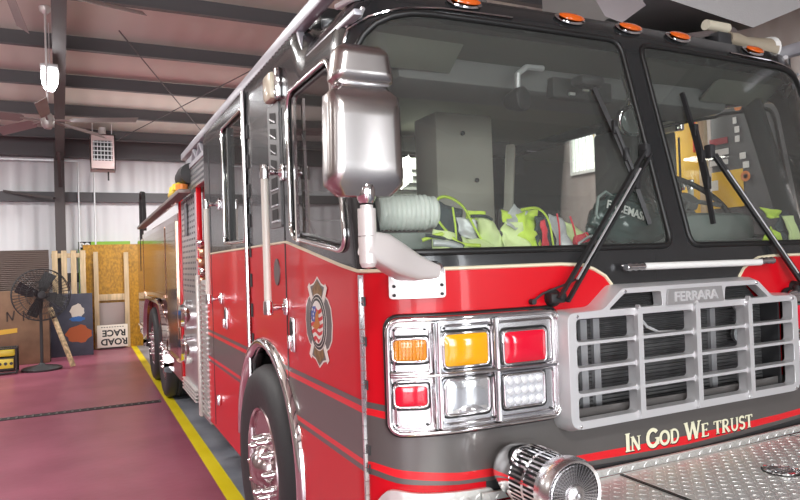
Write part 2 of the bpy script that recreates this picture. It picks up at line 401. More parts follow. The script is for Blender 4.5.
# ================================================================== BACKGROUND THINGS
WOOD=mat('pale_pine',(.56,.42,.25),.6,noise=(3,.25,(8,8,.7)))
OSB=mat('golden_osb',(.42,.21,.015),.5,noise=(26,.35,(1,1,.6)))
def lamp(x,y,z,label):
    t=root('high_bay_lamp',label,'ceiling lamp',(x,y,z),0,'high bay lamps under the roof')
    bm=BM(); box(bm,(0,0,.12),(.20,.4,.05),None,.01); tube(bm,[(0,0,.14),(0,0,zc(y)-z-.02)],.006,6); obj('housing',bm,SATIN,t)
    bm=BM(); lathe(bm,[(.0,-.16),(.05,-.15),(.085,-.08),(.10,.02),(.10,.09),(.0,.1)],(0,0,0)); obj('lamp_shade',bm,mat('glowing_lamp',(1,1,1),.3,emit=(.97,.98,1),es=14),t)
lamp(-2.40,7.6,4.10,'glowing white high bay lamp hanging in front of the steel rafter')
def fan(name,label,loc,rot,rod,R=1.05,nb=5):
    t=root(name,label,'ceiling fan',loc,rot,None)
    bm=BM(); tube(bm,[(0,0,0),(0,0,rod)],.014,8); lathe(bm,[(.02,rod-.09),(.06,rod-.05),(.07,rod)],(0,0,0),seg=16); obj('downrod',bm,mat('pale_rod',(.75,.73,.72),.4,.5),t)
    bm=BM(); lathe(bm,[(.02,.08),(.05,.06),(.075,0),(.07,-.08),(.04,-.12),(0,-.125)],(0,0,0)); obj('motor',bm,mat('fan_grey',(.42,.40,.38),.4,.4),t)
    for k in range(nb):
        a=2*PI*k/nb; q=Matrix.Rotation(a,3,'Z')
        bm=BM(); tube(bm,[q@Vector((.08,0,-.02)),q@Vector((.3,0,-.02))],.014,6)
        prism(bm,[(.26,-.035),(.3,-.07),(R,-.085),(R,.075),(.3,.06),(.26,.03)],lambda u,v,s:q@Vector((u,v*.75,-.02+v*.5+s)),0,.008)
        obj('blade',bm,mat('fan_blade_grey',(.24,.19,.18),.5),t)
fan('ceiling_fan','grey five-blade ceiling fan hanging in front of the white back wall',(-2.42,7.2,3.5),-.33,zc(7.2)-3.5)
fan('ceiling_fan','nearer brown ceiling fan, only two blade tips in view at the top edge',(-2.66,5.05,4.3),.27,zc(5.05)-4.3,1.27)
# unit heater
t=root('unit_heater','pinkish grey unit heater with square louvre hanging from the roof','heater',(-1.69,12,3.55),.0)
bm=BM(); 
sheet(bm,rrect(-.22,.22,.0,.68,.015,2),[rrect(-.17,.17,.17,.56,.01,2)],lambda u,v,s:Vector((u,-.2+s,v)),.2,.0)
for c,s in (((-.21,.0,.34),(.02,.4,.68)),((.21,.0,.34),(.02,.4,.68)),((0,0,.01),(.42,.4,.02)),((0,0,.67),(.42,.4,.02)),((0,.2,.34),(.44,.01,.68))): box(bm,c,s)
obj('casing',bm,mat('pinkish_enamel',(.56,.44,.43),.5),t)
bm=BM(); box(bm,(0,-.1,.365),(.34,.02,.39)); obj('core',bm,DARK,t)
bm=BM()
for i in range(5): box(bm,(0,-.17,.2+i*.082),(.34,.05,.012))
for i in range(6): box(bm,(-.15+i*.06,-.17,.365),(.01,.05,.39))
obj('louvre',bm,SATIN,t)
bm=BM(); lathe(bm,[(.09,.0),(.07,.05),(.07,.16)],(0,0,.68),seg=16); tube(bm,[(-.17,0,.68),(-.17,0,zc(12)-3.55)],.008,6); tube(bm,[(.17,0,.68),(.17,0,zc(12)-3.55)],.008,6); obj('flue_and_hangers',bm,SATIN,t)
bm=BM(); tube(bm,[(.1,.1,0),(.1,.1,-.17)],.015,6); obj('gas_pipe',bm,DARK,t)
# boards against the back wall
def board(name,label,cat,c,s,m,lean=0,rz=0,group=None):
    bm=BM(); box(bm,(0,0,s[2]/2),s,None,.004); o=obj(name,bm,m); o.location=c; o.rotation_euler=(-lean,0,rz); return tag(o,label,cat,group)
BRN=mat('dark_brown_corrugated_board',(.085,.06,.05),.7,bump=(9,.8,'Z'))
for k in range(3): board('dark_panel','dark brown ribbed panel in the stack behind the fan, %s'%('front one','middle one, mostly hidden','rear one, mostly hidden')[k],'panel',(-3.45,11.8+k*.09,0),(1.62-.05*k,.05,2.04),BRN,.0,0,'dark ribbed panels leaning in a stack')
t=root('cardboard_sheet','brown cardboard sheet with dark marks and a yellow band, behind the fan','cardboard',(-3.35,11.62,0))
bm=BM(); box(bm,(0,0,.66),(1.4,.03,1.32),None,.003); obj('sheet',bm,mat('brown_cardboard',(.19,.11,.065),.8,noise=(4,.2)),t)
bm=BM(); prism(bm,[(-.68,.50),(.2,.58),(.2,.66),(-.68,.60)],lambda u,v,s:Vector((u,s,v)),-.0155,-.018); obj('yellow_band',bm,mat('yellow_tape',(.62,.36,.03),.5),t)
bm=BM()
for x0 in (-.2,.05,.3):
    for a,b in (((x0,.78),(x0,.95)),((x0,.95),(x0+.08,.8)),((x0+.08,.8),(x0+.11,.97))): bar(bm,(a[0],-.018,a[1]),(b[0],-.018,b[1]),.004,.022)
obj('marks',bm,mat('marker_black',(.05,.035,.03),.8),t)
def pallet(label,loc,W,H,rz=0):
    t=root('wooden_pallet',label,'pallet',loc,rz,None)
    for i in range(4):
        bm=BM(); x=-W/2+.06+(W-.12)*i/3; box(bm,(x,-.05,H/2),(.10,.018,H),None,.003); obj('slat',bm,WOOD,t)
    for z in (.08,H*.5,H-.1):
        bm=BM(); box(bm,(0,0,z),(W,.08,.09),None,.003); obj('stringer',bm,WOOD,t)
pallet('pale wooden pallet standing upright between dark panels and golden board',(-2.33,12.85,0),.62,2.05)
board('osb_sheet','large golden oriented strand board standing against the back wall','wood panel',(-1.3,13.2,0),(1.55,.02,2.17),OSB)
board('osb_sheet','second golden strand board, behind the truck rear','wood panel',(.05,13.18,0),(1.2,.02,2.14),OSB)
board('wood_stud','pale upright stud between the navy painted board and the ROAD RACE sign','timber',(-1.84,13.13,0),(.09,.04,2.02),WOOD)
board('wood_stud','pale upright stud on the truck side of the ROAD RACE sign','timber',(-1.26,13.13,0),(.09,.04,2.0),WOOD)
board('wood_crosspiece','short pale plank lying across between the two upright studs','timber',(-1.55,13.14,1.0),(.5,.03,.13),WOOD)
board('steel_sheet','grey steel sheet standing behind the ROAD RACE sign','metal sheet',(-1.55,13.16,0),(.5,.015,.95),mat('dull_grey_sheet',(.30,.24,.22),.45,.4))
board('wood_frame_board','tall narrow brown plank standing near the truck tail','timber',(-.82,13.05,0),(.12,.03,2.1),WOOD)
# sign ROAD RACE (stands upside down)
t=root('road_race_sign','white road race sign standing upside down on the floor','sign',(-1.56,13.0,0))
bm=BM(); box(bm,(0,0,.27),(.58,.02,.46),None,.003); obj('board',bm,mat('sign_white',(.82,.76,.66),.5),t)
bm=BM(); f=lambda u,v,s:Vector((-u,-.012-s,.27-v))
SGF=lambda cx,cz:(lambda u,v,s:Vector((cx-u,-.0115-s,cz-v)))
text_bm(bm,'ROAD',.18,SGF(.03,.09+.12),.001,sx=1,bold=.006); text_bm(bm,'RACE',.18,SGF(.03,.27+.12),.001,bold=.006)
for i in range(9): box(bm,(-.2+i*.05,-.0122,.455),(.03,.002,.014))
obj('lettering',bm,mat('sign_black',(.02,.02,.02),.6),t)
# navy painted board
t=root('painted_board','navy blue board painted with a white, blue and orange figure','painted board',(-2.3,12.3,0))
bm=BM(); box(bm,(0,0,.6),(.74,.025,1.2),None,.003); obj('panel',bm,mat('navy_board',(.055,.06,.085),.6,noise=(3,.3)),t)
def blob(cx,cz,rx,rz,n=18,wob=.12):
    return [(cx+rx*math.cos(2*PI*i/n)*(1+wob*math.sin(i*2.3)),cz+rz*math.sin(2*PI*i/n)*(1+wob*math.cos(i*1.7))) for i in range(n)]
for nm,cx,cz,rx,rz,c,k in (('white_shape',.1,.86,.12,.14,(.72,.68,.58),0),('blue_shape',.1,.71,.13,.05,(.04,.15,.42),1),('orange_shape',.12,.42,.22,.17,(.42,.10,.03),0)):
    bm=BM(); prism(bm,blob(cx,cz,rx,rz),lambda u,v,s:Vector((u,s,v)),-.013,-.0145-.001*k); obj(nm,bm,mat('paint_'+nm,c,.7),t)
# leaning stick
bm=BM(); bar(bm,(0,0,.03),(-.34,.28,1.03),.09,.035,.004); o_=obj('leaning_plank',bm,mat('speckled_pine',(.52,.38,.22),.7,noise=(18,.5))); o_.location=(-2.26,10.55,0); tag(o_,'speckled pale plank leaning beside the pedestal fan','timber')
# pedestal fan
t=root('pedestal_fan','black industrial pedestal fan standing on the magenta floor','fan',(-2.73,10.7,0),.15)
FB=mat('fan_black',(.035,.035,.037),.5)
bm=BM(); lathe(bm,[(.30,0),(.31,.03),(.28,.05),(.06,.09),(.03,.12)],(0,0,0)); obj('base',bm,FB,t)
bm=BM(); tube(bm,[(0,0,.1),(0,0,1.22)],.025,10); obj('pole',bm,FB,t)
bm=BM(); lathe(bm,[(0,-.06),(.07,-.05),(.08,.08),(.05,.16),(0,.17)],(0,.04,1.26),'Y',20); obj('motor',bm,FB,t)
bm=BM()
for y in (-.17,.0):
    for r in ((.43,.008),(.32,.004),(.22,.004),(.12,.004)):
        tube(bm,[(r[0]*math.cos(2*PI*i/40),y+(-.03 if y<-.1 and r[0]<.4 else 0),1.26+r[0]*math.sin(2*PI*i/40)) for i in range(41)],r[1],5,caps=False)
for i in range(48):
    a=2*PI*i/48; tube(bm,[(.06*math.cos(a),-.2,1.26+.06*math.sin(a)),(.3*math.cos(a),-.2,1.26+.3*math.sin(a)),(.43*math.cos(a),-.17,1.26+.43*math.sin(a)),(.43*math.cos(a),0,1.26+.43*math.sin(a)),(.1*math.cos(a),.03,1.26+.1*math.sin(a))],.0035,4)
lathe(bm,[(0,-.215),(.06,-.21),(.07,-.195),(0,-.19)],(0,0,1.26),'Y',16); obj('cage',bm,FB,t)
for k in range(4):
    bm=BM(); q=Matrix.Rotation(k*PI/2+.3,3,'Y'); prism(bm,[(.05,-.05),(.36,-.13),(.39,.05),(.2,.09),(.05,.04)],lambda u,v,s:q@Vector((u,-.1+v*.3+s,v))+Vector((0,0,1.26)),0,.004); obj('blade',bm,FB,t)
# generator
t=root('portable_generator','small yellow and black portable generator on the floor','generator',(-3.28,10.6,0))
bm=BM()
for x in (-.2,.2):
    for y in (-.15,.15): tube(bm,[(x,y,.02),(x,y,.42)],.014,8)
for y in (-.15,.15):
    for z in (.03,.42): tube(bm,[(-.2,y,z),(.2,y,z)],.014,8)
for x in (-.2,.2):
    for z in (.03,.42): tube(bm,[(x,-.15,z),(x,.15,z)],.014,8)
obj('frame',bm,FB,t)
bm=BM(); box(bm,(0,0,.35),(.36,.26,.12),None,.03); obj('fuel_tank',bm,mat('yellow_shell',(.75,.60,.05),.4),t)
bm=BM(); box(bm,(0,-.02,.17),(.34,.24,.22),None,.02); obj('engine',bm,mat('engine_black',(.03,.03,.03),.5),t)
bm=BM(); box(bm,(.03,-.145,.18),(.26,.012,.15),None,.004); obj('control_panel',bm,mat('yellow_shell',(.75,.60,.05),.4),t)
bm=BM()
for x in (-.03,.05,.13): lathe(bm,[(.025,0),(.025,.008),(0,.008)],(x,-.158,.18),'Y',12)
obj('sockets',bm,FB,t)
# banner behind the boards
t=root('leaning_banner','green edged sign board with black and white square behind the golden board','sign',(-1.66,13.3,0))
bm=BM(); box(bm,(0,0,1.1),(1.0,.02,2.28),None,.003); obj('board',bm,mat('lime_green',(.22,.42,.04),.6),t)
bm=BM(); box(bm,(-.38,-.012,2.16),(.24,.006,.16)); obj('black_square',bm,mat('sign_black',(.02,.02,.02),.6),t)
bm=BM(); lathe(bm,[(.05,0),(.05,.003),(.02,.003),(.02,0)],(-.43,-.02,2.17),'Y',16); lathe(bm,[(.05,0),(.05,.003),(.02,.003),(.02,0)],(-.33,-.02,2.17),'Y',16); obj('white_figures',bm,WHITE,t)
# things by the right wall, seen through the cab
t=root('yellow_panel','tall yellow wooden panel standing beyond the far side of the cab','wood panel',(3.62,3.24,0))
bm=BM(); box(bm,(0,0,1.7),(.05,.92,3.4),None,.005); obj('panel',bm,mat('yellow_ochre_board',(.90,.55,.03),.5,noise=(4,.12)),t)
bm=BM(); box(bm,(-.032,.17,1.7),(.008,.035,3.4)); obj('pale_batten',bm,mat('pale_batten',(.8,.62,.3),.5),t)
t=root('marker_pole','orange red pole fixed to a pale post beside the yellow panel','pole',(3.53,2.74,0))
bm=BM(); box(bm,(0,-.02,1.65),(.05,.07,3.3)); obj('post',bm,WOOD,t)
bm=BM(); tube(bm,[(-.05,.035,2.62),(-.05,.035,3.25)],.018,10); obj('red_tube',bm,mat('signal_orange',(.85,.07,.01),.4),t)
t=root('equipment_board','dark board with white labels, a red band and an orange ring','notice board',(3.63,2.28,0))
bm=BM(); box(bm,(0,0,1.7),(.04,.82,3.4),None,.005); obj('board',bm,mat('charcoal_board',(.07,.07,.075),.6),t)
bm=BM(); box(bm,(-.025,.32,2.70),(.008,.20,.06)); obj('red_band',bm,mat('dull_red',(.4,.03,.05),.6),t)
bm=BM(); box(bm,(-.025,.24,2.22),(.008,.34,.36)); obj('yellow_patch',bm,mat('yellow_ochre_board',(.90,.55,.03),.5),t)
for y,z,sy,sz in ((.32,2.59,.22,.06),(.32,2.49,.2,.05),(.13,2.87,.035,.06),(.11,2.78,.045,.06),(.11,2.69,.045,.06),(.06,2.52,.06,.06),(.03,2.43,.06,.06),(.38,2.27,.08,.1)):
    bm=BM(); box(bm,(-.031,y,z),(.008,sy,sz)); obj('white_label',bm,WHITE,t)
bm=BM(); lathe(bm,[(.025,0),(.04,.01),(.05,0)],(-.045,.03,2.32),'X',20); obj('orange_ring',bm,mat('orange_plastic',(.75,.22,.03),.5),t)
bm=BM(); lathe(bm,[(.0,0),(.03,.01),(.04,0)],(-.045,.08,2.99),'X',20); obj('orange_disc',bm,mat('orange_plastic',(.75,.22,.03),.5),t)
t=root('fringed_awning','cream corrugated awning strip high on the taupe side wall','awning',(4.765,7.2,3.06))
bm=BM(); bar(bm,(0,-.75,.22),(0,.75,.05),.06,.18)
for i in range(22): box(bm,(-.04,-.73+i*.069,.12-i*.0078),(.02,.035,.16))
obj('corrugated_strip',bm,mat('cream_corrugated',(.85,.72,.42),.6),t)
t=root('ochre_sign','small ochre board high on the taupe side wall past the bright window','sign',(4.782,5.4,3.42))
bm=BM(); box(bm,(0,0,.1),(.03,.42,.3)); obj('board',bm,mat('yellow_ochre_board',(.90,.55,.03),.5),t)
t=root('window_1','',''); del t['label'],t['category']; t['kind']='structure'
bm=BM(); sheet(bm,rrect(5.5,6.1,2.85,4.0,.01,1),[rrect(5.55,6.05,2.9,3.95,.01,1)],lambda u,v,s:Vector((4.74-s,u,v)),.5,.05); obj('window_frame',bm,WHITE,t)
bm=BM(); box(bm,(4.79,5.8,3.42),(.01,.5,1.05)); obj('window_pane',bm,mat('bright_window_pane',(.8,.85,.82),.3,emit=(.80,.92,.84),es=1.1),t)
bm=BM()
for i in range(6): box(bm,(4.765,5.6+i*.08,3.42),(.02,.01,1.05))
obj('window_slats',bm,WHITE,t)
t=root('window_2','',''); del t['label'],t['category']; t['kind']='structure'
bm=BM(); sheet(bm,rrect(10.6,12.4,2.9,4.2,.01,1),[rrect(10.7,12.3,3.0,4.1,.01,1)],lambda u,v,s:Vector((4.74-s,u,v)),.5,.05); obj('window_frame',bm,WHITE,t)
bm=BM(); box(bm,(4.79,11.5,3.55),(.01,1.6,1.1)); obj('window_pane',bm,mat('bright_window_pane',(.8,.85,.82),.3),t)
#TRUCK#
# hall and its contents: surveyed at a slightly larger scale, brought to true size about the camera foot
HK=1.528634/1.628634
for o in list(bpy.data.objects):
    if o.parent is None and o.type in ('MESH','EMPTY'):
        o.location=Vector((-2.06037968*(1-HK)+o.location.x*HK,-1.79126658*(1-HK)+o.location.y*HK,o.location.z*HK)); o.scale=(HK,HK,HK)
# ================================================================== FIRE TRUCK
T=root('fire_truck','red and black fire truck with chrome grille, parked over the grey bay floor','fire truck',(0,0,-.1))
SE=SIDE(3.15)
belt=[(SE,1.722),(SIDE(1.037),1.728),(SIDE(.7),1.675),(SIDE(.366),1.62),(SIDE(.2),1.598),(1.2,1.598),(1,1.598),(.57,1.598),(.47,1.592),(.42,1.575),(.372,1.55),(.345,1.52),(.333,1.49),(.333,1.43)]
beltL=[(-a,b) for a,b in belt]; beltR=belt[::-1]
def archpts(c,r,sgn,n=24): return [(c-r*math.cos(PI*i/n),ARCZ+r*math.sin(PI*i/n)) for i in range(n+1)]
ac=SIDE(ARCY)
# lower red body
low=[(-SE,.5)]+[(-ac-ARCR,.5)]+archpts(-ac,ARCR,1)+[(-ac+ARCR,.5),(-SIDE(.25),.5),(-1.0,.6),(1.0,.6),(SIDE(.25),.5),(ac-ARCR,.5)]+archpts(ac,ARCR,1)+[(ac+ARCR,.5),(SE,.5)]+beltR[::-1][::1][0:0]
low+= [(a,b) for a,b in belt]+[(a,b) for a,b in beltL[::-1]]
bm=BM(); sheet(bm,low,[rrect(-.585,.585,1.050,1.414,.02,2)],bfn(),.055,.015); obj('lower_body',bm,RED,T,40)
# upper black body with window openings
WSL=rpoly([(-1.225,1.652),(-.030,1.652),(-.082,2.492),(-1.285,2.492)],[.07,.05,.06,.34],8)
WSR=[(-a,b) for a,b in rpoly([(-1.225,1.652),(-.074,1.652),(-.026,2.492),(-1.285,2.492)],[.07,.05,.06,.34],8)][::-1]
DWL=rpoly([(-SIDE(.93),1.745),(-SIDE(.279),1.664),(-SIDE(.255),2.365),(-SIDE(.94),2.365)],[.07,.08,.08,.10],6)
DWR=[(-a,b) for a,b in rpoly([(-SIDE(1.26),1.70),(-SIDE(.279),1.664),(-SIDE(.255),2.40),(-SIDE(1.26),2.45)],[.05,.08,.08,.08],6)][::-1]
RWR=[(-a,b) for a,b in rpoly([(-SIDE(2.88),1.775),(-SIDE(1.74),1.765),(-SIDE(1.74),2.50),(-SIDE(2.88),2.50)],[.05,.05,.04,.04],5)][::-1]
RWL=rpoly([(-SIDE(2.40),1.775),(-SIDE(1.80),1.765),(-SIDE(1.80),2.50),(-SIDE(2.40),2.50)],[.05,.05,.04,.04],5)
mir=lambda P:[(-a,b) for a,b in P][::-1]
up=beltL+beltR+[(SE,2.62),(-SE,2.62)]
bm=BM(); sheet(bm,up,[WSL,WSR,DWL,DWR,RWL,RWR],bfn(),.055,.02); obj('upper_body',bm,BLACK,T,40)
# roof skin
bm=BM(); N=160
vs=[bm.verts.new(BODY(-SE+2*SE*i/N,2.62)) for i in range(N+1)]; bm.faces.new(vs); obj('roof',bm,BLACK,T,0)
bm=BM(); box(bm,(0,1.95,2.665),(2.3,2.3,.14),None,.06); obj('roof_fairing',bm,BLACK,T)
bm=BM(); box(bm,(0,3.13,1.58),(2.46,.03,2.05)); obj('cab_rear_wall',bm,INTD,T,0)
# belt line
def beltline(off): 
    for P in (belt,[(-a,b) for a,b in belt]): yield P
bm=BM()
for P in (belt,[(-a,b) for a,b in belt]): path_tube(bm,rpoly(P+[],0.0,0) if 0 else P,lambda u,v,t:BODY(u,v,t),.0,.0065,False,6)
obj('cream_belt_stripe',bm,CREAM,T)
# stripes
X_=[.0,.58,1.0,1.19,1.27,1.36,5]
def prof(*v): return lambda s:lerp(X_,v,abs(s))
tuT=prof(1.14,1.145,1.155,1.165,1.175,1.176,1.176); tuB=prof(1.115,1.121,1.135,1.145,1.155,1.156,1.156)
wT=prof(1.085,1.090,1.105,1.12,1.133,1.134,1.134); wB=prof(.922,.929,.945,.967,.985,.982,.982)
rlB=prof(.889,.904,.919,.941,.962,.962,.962); tlB=prof(.868,.888,.907,.923,.943,.943,.943)
for nm,a,b,m in (('graphite_stripe',tuT,tuB,GREYP),('red_stripe',tuB,wT,REDS),('graphite_band',wT,wB,GREYP),('red_stripe',wB,rlB,REDS),('graphite_stripe',rlB,tlB,GREYP)):
    K0=SIDE(1.45)
    segs=((-SE,-K0),(-K0,-.62),(.62,K0),(K0,SE)) if (a is tuT or b is wT) else ((-SE,-K0),(-K0,K0),(K0,SE))
    for s0,s1 in segs:
        bm=BM(); strip(bm,s0,s1,a,b,.0015); obj(nm,bm,m,T,60)
bm=BM(); strip(bm,-.9,.9,tlB,lambda s:.845,.002); obj('lower_front_band',bm,mat('dark_graphite',(.05,.05,.052),.35,.2,.5),T,60)
# glass
for nm,P,off,m in (('windshield_pane',WSL,-.004,GLASS),('windshield_pane',WSR,-.004,GLASS),('door_window',DWL,-.008,GLASSD),('door_window',DWR,-.008,GLASSC),('rear_door_window',RWL,-.008,GLASSD),('rear_door_window',RWR,-.008,GLASSC)):
    bm=BM(); sheet(bm,P,[],bfn(off),.05); obj(nm,bm,m,T,80)
for P in (WSL,WSR):
    bm=BM(); path_tube(bm,P,BODY,.0,.012); obj('windshield_gasket',bm,GASK,T,60)
    cx=sum(p[0] for p in P)/len(P); cz=sum(p[1] for p in P)/len(P)
    Q=[(cx+(a-cx)*1.03,cz+(b-cz)*1.045) for a,b in P]
for sg in (-1,1):
    bm=BM(); path_tube(bm,[(sg*s,z) for s,z in ((1.285,2.30),(1.285,2.36),(1.25,2.425),(1.17,2.47),(1.06,2.5),(.9,2.512),(.6,2.514))],BODY,.004,.005,False,6)
    obj('windshield_top_bead',bm,CHROME,T)
for P in (DWL,DWR):
    bm=BM(); path_tube(bm,P,BODY,.006,.011); obj('door_window_frame',bm,CHROME,T,60)
    cx=sum(p[0] for p in P)/len(P); cz=sum(p[1] for p in P)/len(P)
    bm=BM(); path_tube(bm,[(cx+(a-cx)*.91,cz+(b-cz)*.93) for a,b in P],BODY,-.012,.010); obj('door_window_seal',bm,GASK,T,60)
    sg=-1 if P is DWL else 1
    if sg>0: continue
    bm=BM(); box(bm,(sg*1.262,.82,2.02),(.012,.018,.60)); obj('window_divider',bm,CHROME,T)
for P in (RWL,RWR):
    bm=BM(); path_tube(bm,P,BODY,.006,.011); obj('rear_window_frame',bm,CHROME,T,60)
    sg=-1 if P[0][0]<0 else 1
    if sg>0: continue
    bm=BM(); box(bm,(sg*1.25,2.22,2.12),(.02,.03,.70)); obj('window_divider',bm,GASK,T)
# side hardware on both sides
def sidefn(sg): return lambda Y,z,t: Vector((sg*(1.25+t),Y,z))
for sg in (-1,1):
    B=lambda y,z,off=0: BODY(sg*SIDE(y),z,off)
    bm=BM()                                                                  # front door hinge
    zz=[.52+i*.0445 for i in range(25)]
    a_=[B(.18,z,.003) for z in zz]
    for i in range(24): bar(bm,a_[i],a_[i+1]-(a_[i+1]-a_[i])*.04,.014,.014)
    obj('door_hinge',bm,CHROMR,T)
    for z in (.80,.96,1.02,1.23,1.37,1.5): bm=BM(); box(bm,(sg*1.246,.163,z),(.004,.008,.03)); obj('hinge_leaf',bm,DARK,T,0)
    for y0,nm in ((1.05,'door_seam'),(2.93,'door_seam')):
        bm=BM(); box(bm,(sg*1.2495,y0,1.58 if y0<2 else 1.5),(.006,.012,1.5 if y0<2 else 1.95)); obj(nm,bm,GASK,T,0)
    bm=BM(); tube(bm,[(sg*1.262,1.755,.62),(sg*1.262,1.755,2.58)],.012,8); obj('rear_door_hinge',bm,CHROMR,T)
    for i in range(11): bm=BM(); box(bm,(sg*1.252,1.715,.75+i*.16),(.008,.03,.07)); obj('hinge_leaf',bm,DARK,T,0)
    # grab rails
    for yc,z0,z1,rr in ((1.05,1.44,2.04,.017),(2.58,1.42,2.04,.017)):
        g=BM(); tube(g,[(sg*1.335,yc,z0),(sg*1.335,yc,z1)],rr,14); rail=obj('grab_rail',g,BONE,T)
        for z in (z0,z1):
            g=BM(); s_=1 if z==z1 else -1
            lathe(g,[(.0,-.03),(.021,-.03),(.023,0),(.021,.03),(0,.034)],(sg*1.335,yc,z),seg=14)
            lathe(g,[(.012,0),(.016,.03),(.012,.06),(.026,.082)],(sg*1.335,yc,z),'X',14,rot=Matrix.Rotation(PI if sg>0 else 0,3,'Z'))
            box(g,(sg*1.255,yc,z),(.014,.05,.075),None,.005)
            obj('rail_bracket',g,CHROME,rail)
    # louvre panel
    V0,V1=1.08,1.27
    g=BM(); sheet(g,rrect(V0,V1,1.80,2.37,.01,2),[],sidefn(sg),.2,-.006); vp=obj('vent_panel',g,mat('dark_vent_panel',(.17,.17,.17),.35,.4),T,0)
    for k in range(7):
        zk=1.835+.073*k
        g=BM(); prism(g,[(V0+.045,zk),(V1-.045,zk+(.0 if k<3 else .02)),(V1-.045,zk+.05+(.0 if k<3 else .02)),(V0+.045,zk+.05)],sidefn(sg),-.006,-.0075); g.verts.ensure_lookup_table()
        for v in g.verts: v.co.x=sg*(1.2575+(abs(v.co.x)-1.2425)*.3)
        so=obj('vent_slot',g,INTD,vp,0)
        g=BM(); 
        if k>=3: bar(g,(sg*1.259,V0+.05,zk+.008),(sg*1.259,V1-.05,zk+.04),.004,.007)
        else: bar(g,(sg*1.259,V0+.04,zk-.006),(sg*1.259,V1-.04,zk-.006),.004,.008)
        obj('vent_slat',g,CHROMR,so)
    # round dome light above, oval badge, handles
    g=BM(); box(g,(sg*1.27,1.14,2.44),(.05,.13,.13),None,.02); l_=obj('scene_light',g,mat('ivory_lens',(.75,.70,.52),.3,0,.4),T)
    g=BM(); box(g,(sg*1.262,1.05,2.44),(.035,.05,.14),None,.012); obj('light_housing',g,CHROME,l_)
    g=BM(); prism(g,[(1.19+.045*math.cos(a*PI/12),1.595+.062*math.sin(a*PI/12)) for a in range(24)],sidefn(sg),0,.006); obj('oval_plate',g,mat('grey_oval_badge',(.16,.14,.14),.4,.3),T)
    for y,z,hh in ((.955,1.325,.15),(2.42,1.30,.14)):
        g=BM(); box(g,(sg*1.255,y,z),(.014,.055,hh),None,.006); h_=obj('door_handle',g,CHROME,T)
        g=BM(); box(g,(sg*1.263,y,z+.015),(.006,.034,hh*.55),None,.003); obj('paddle_recess',g,DARK,h_)
        g=BM(); box(g,(sg*1.272,y,z-.03),(.012,.03,.06),None,.004); obj('paddle',g,CHROME,h_)
    # fender, wheel well, front wheel
    g=BM(); R0=.545
    prof_=[(-.012,-.06),(-.004,.012),(.012,.03),(.032,.031),(.046,.02),(.052,.0),(.054,-.012)]
    n=48; prev=None
    for i in range(n+1):
        a=-.42+(PI+.42)*i/n; ring=[g.verts.new((sg*(1.25+o_),ARCY-(R0+r_)*math.cos(a),ARCZ+(R0+r_)*math.sin(a))) for r_,o_ in prof_]
        if prev:
            for k in range(len(ring)-1): g.faces.new((prev[k],prev[k+1],ring[k+1],ring[k]))
        prev=ring
    obj('fender',g,CHROME,T,50)
    g=BM(); n=32; prev=None
    for i in range(n+1):
        a=-.25+(PI+.5)*i/n; p=(ARCY-.56*math.cos(a),ARCZ+.56*math.sin(a)); ring=[g.verts.new((sg*1.24,*p)),g.verts.new((sg*.75,*p))]
        if prev: g.faces.new((prev[0],prev[1],ring[1],ring[0]))
        prev=ring
    obj('wheel_well',g,mat('wheel_well_black',(.012,.012,.012),.8),T,60)
def wheel(nm,sg,y,xo,R=.51,parent=T,front=True):
    rot=Matrix.Rotation(PI,3,'Z') if sg>0 else Matrix()
    C_=(sg*xo,y,R+.1)
    g=BM(); lathe(g,[(.30,.30),(.30,.0),(.32,-.005),(.38,-.018),(.43,-.02),(.47,-.008),(.495,.015),(R,.05),(R,.09),(R-.012,.095),(R-.012,.105),(R,.11),(R,.14),(R-.012,.145),(R-.012,.155),(R,.16),(R,.2),(R-.012,.205),(R-.012,.215),(R,.22),(.495,.28),(.47,.3),(.40,.31),(.30,.30)],C_,'X',64,rot=rot); w_=obj(nm,g,TYRE,parent,40)
    g=BM(); lathe(g,[(.305,.015),(.295,-.006),(.283,.0),(.275,.03),(.262,.07),(.23,.095),(.20,.085),(.165,.05),(.15,.04),(.115,.035),(.11,.0),(.085,-.03),(.06,-.055),(.03,-.06),(0,-.06)] if front else [(.30,.01),(.285,.0),(.27,.12),(.2,.16),(.15,.16),(.12,.1),(.1,.02),(.0,.0)],C_,'X',48,rot=rot); obj('rim',g,STEELP,w_,40)
    g=BM()
    for k in range(10):
        a=2*PI*k/10; q=Vector((0,.143*math.cos(a),.143*math.sin(a))); lathe(g,[(.021,.05),(.021,-.0),(.017,-.006),(.016,-.03),(.008,-.042),(0,-.044)],Vector(C_)+(rot@q),'X',10,rot=rot)
    obj('lug_nuts',g,CHROME,w_)
    g=BM()
    for k in range(10):
        a=2*PI*(k+.5)/10; q=Vector((.074,.218*math.cos(a),.218*math.sin(a))); lathe(g,[(.024,-.012),(.024,.03),(0,.03)],Vector(C_)+(rot@q),'X',12,rot=rot)
    obj('hand_holes',g,DARK,w_)
for sg in (-1,1): wheel('front_wheel',sg,1.505,1.272)
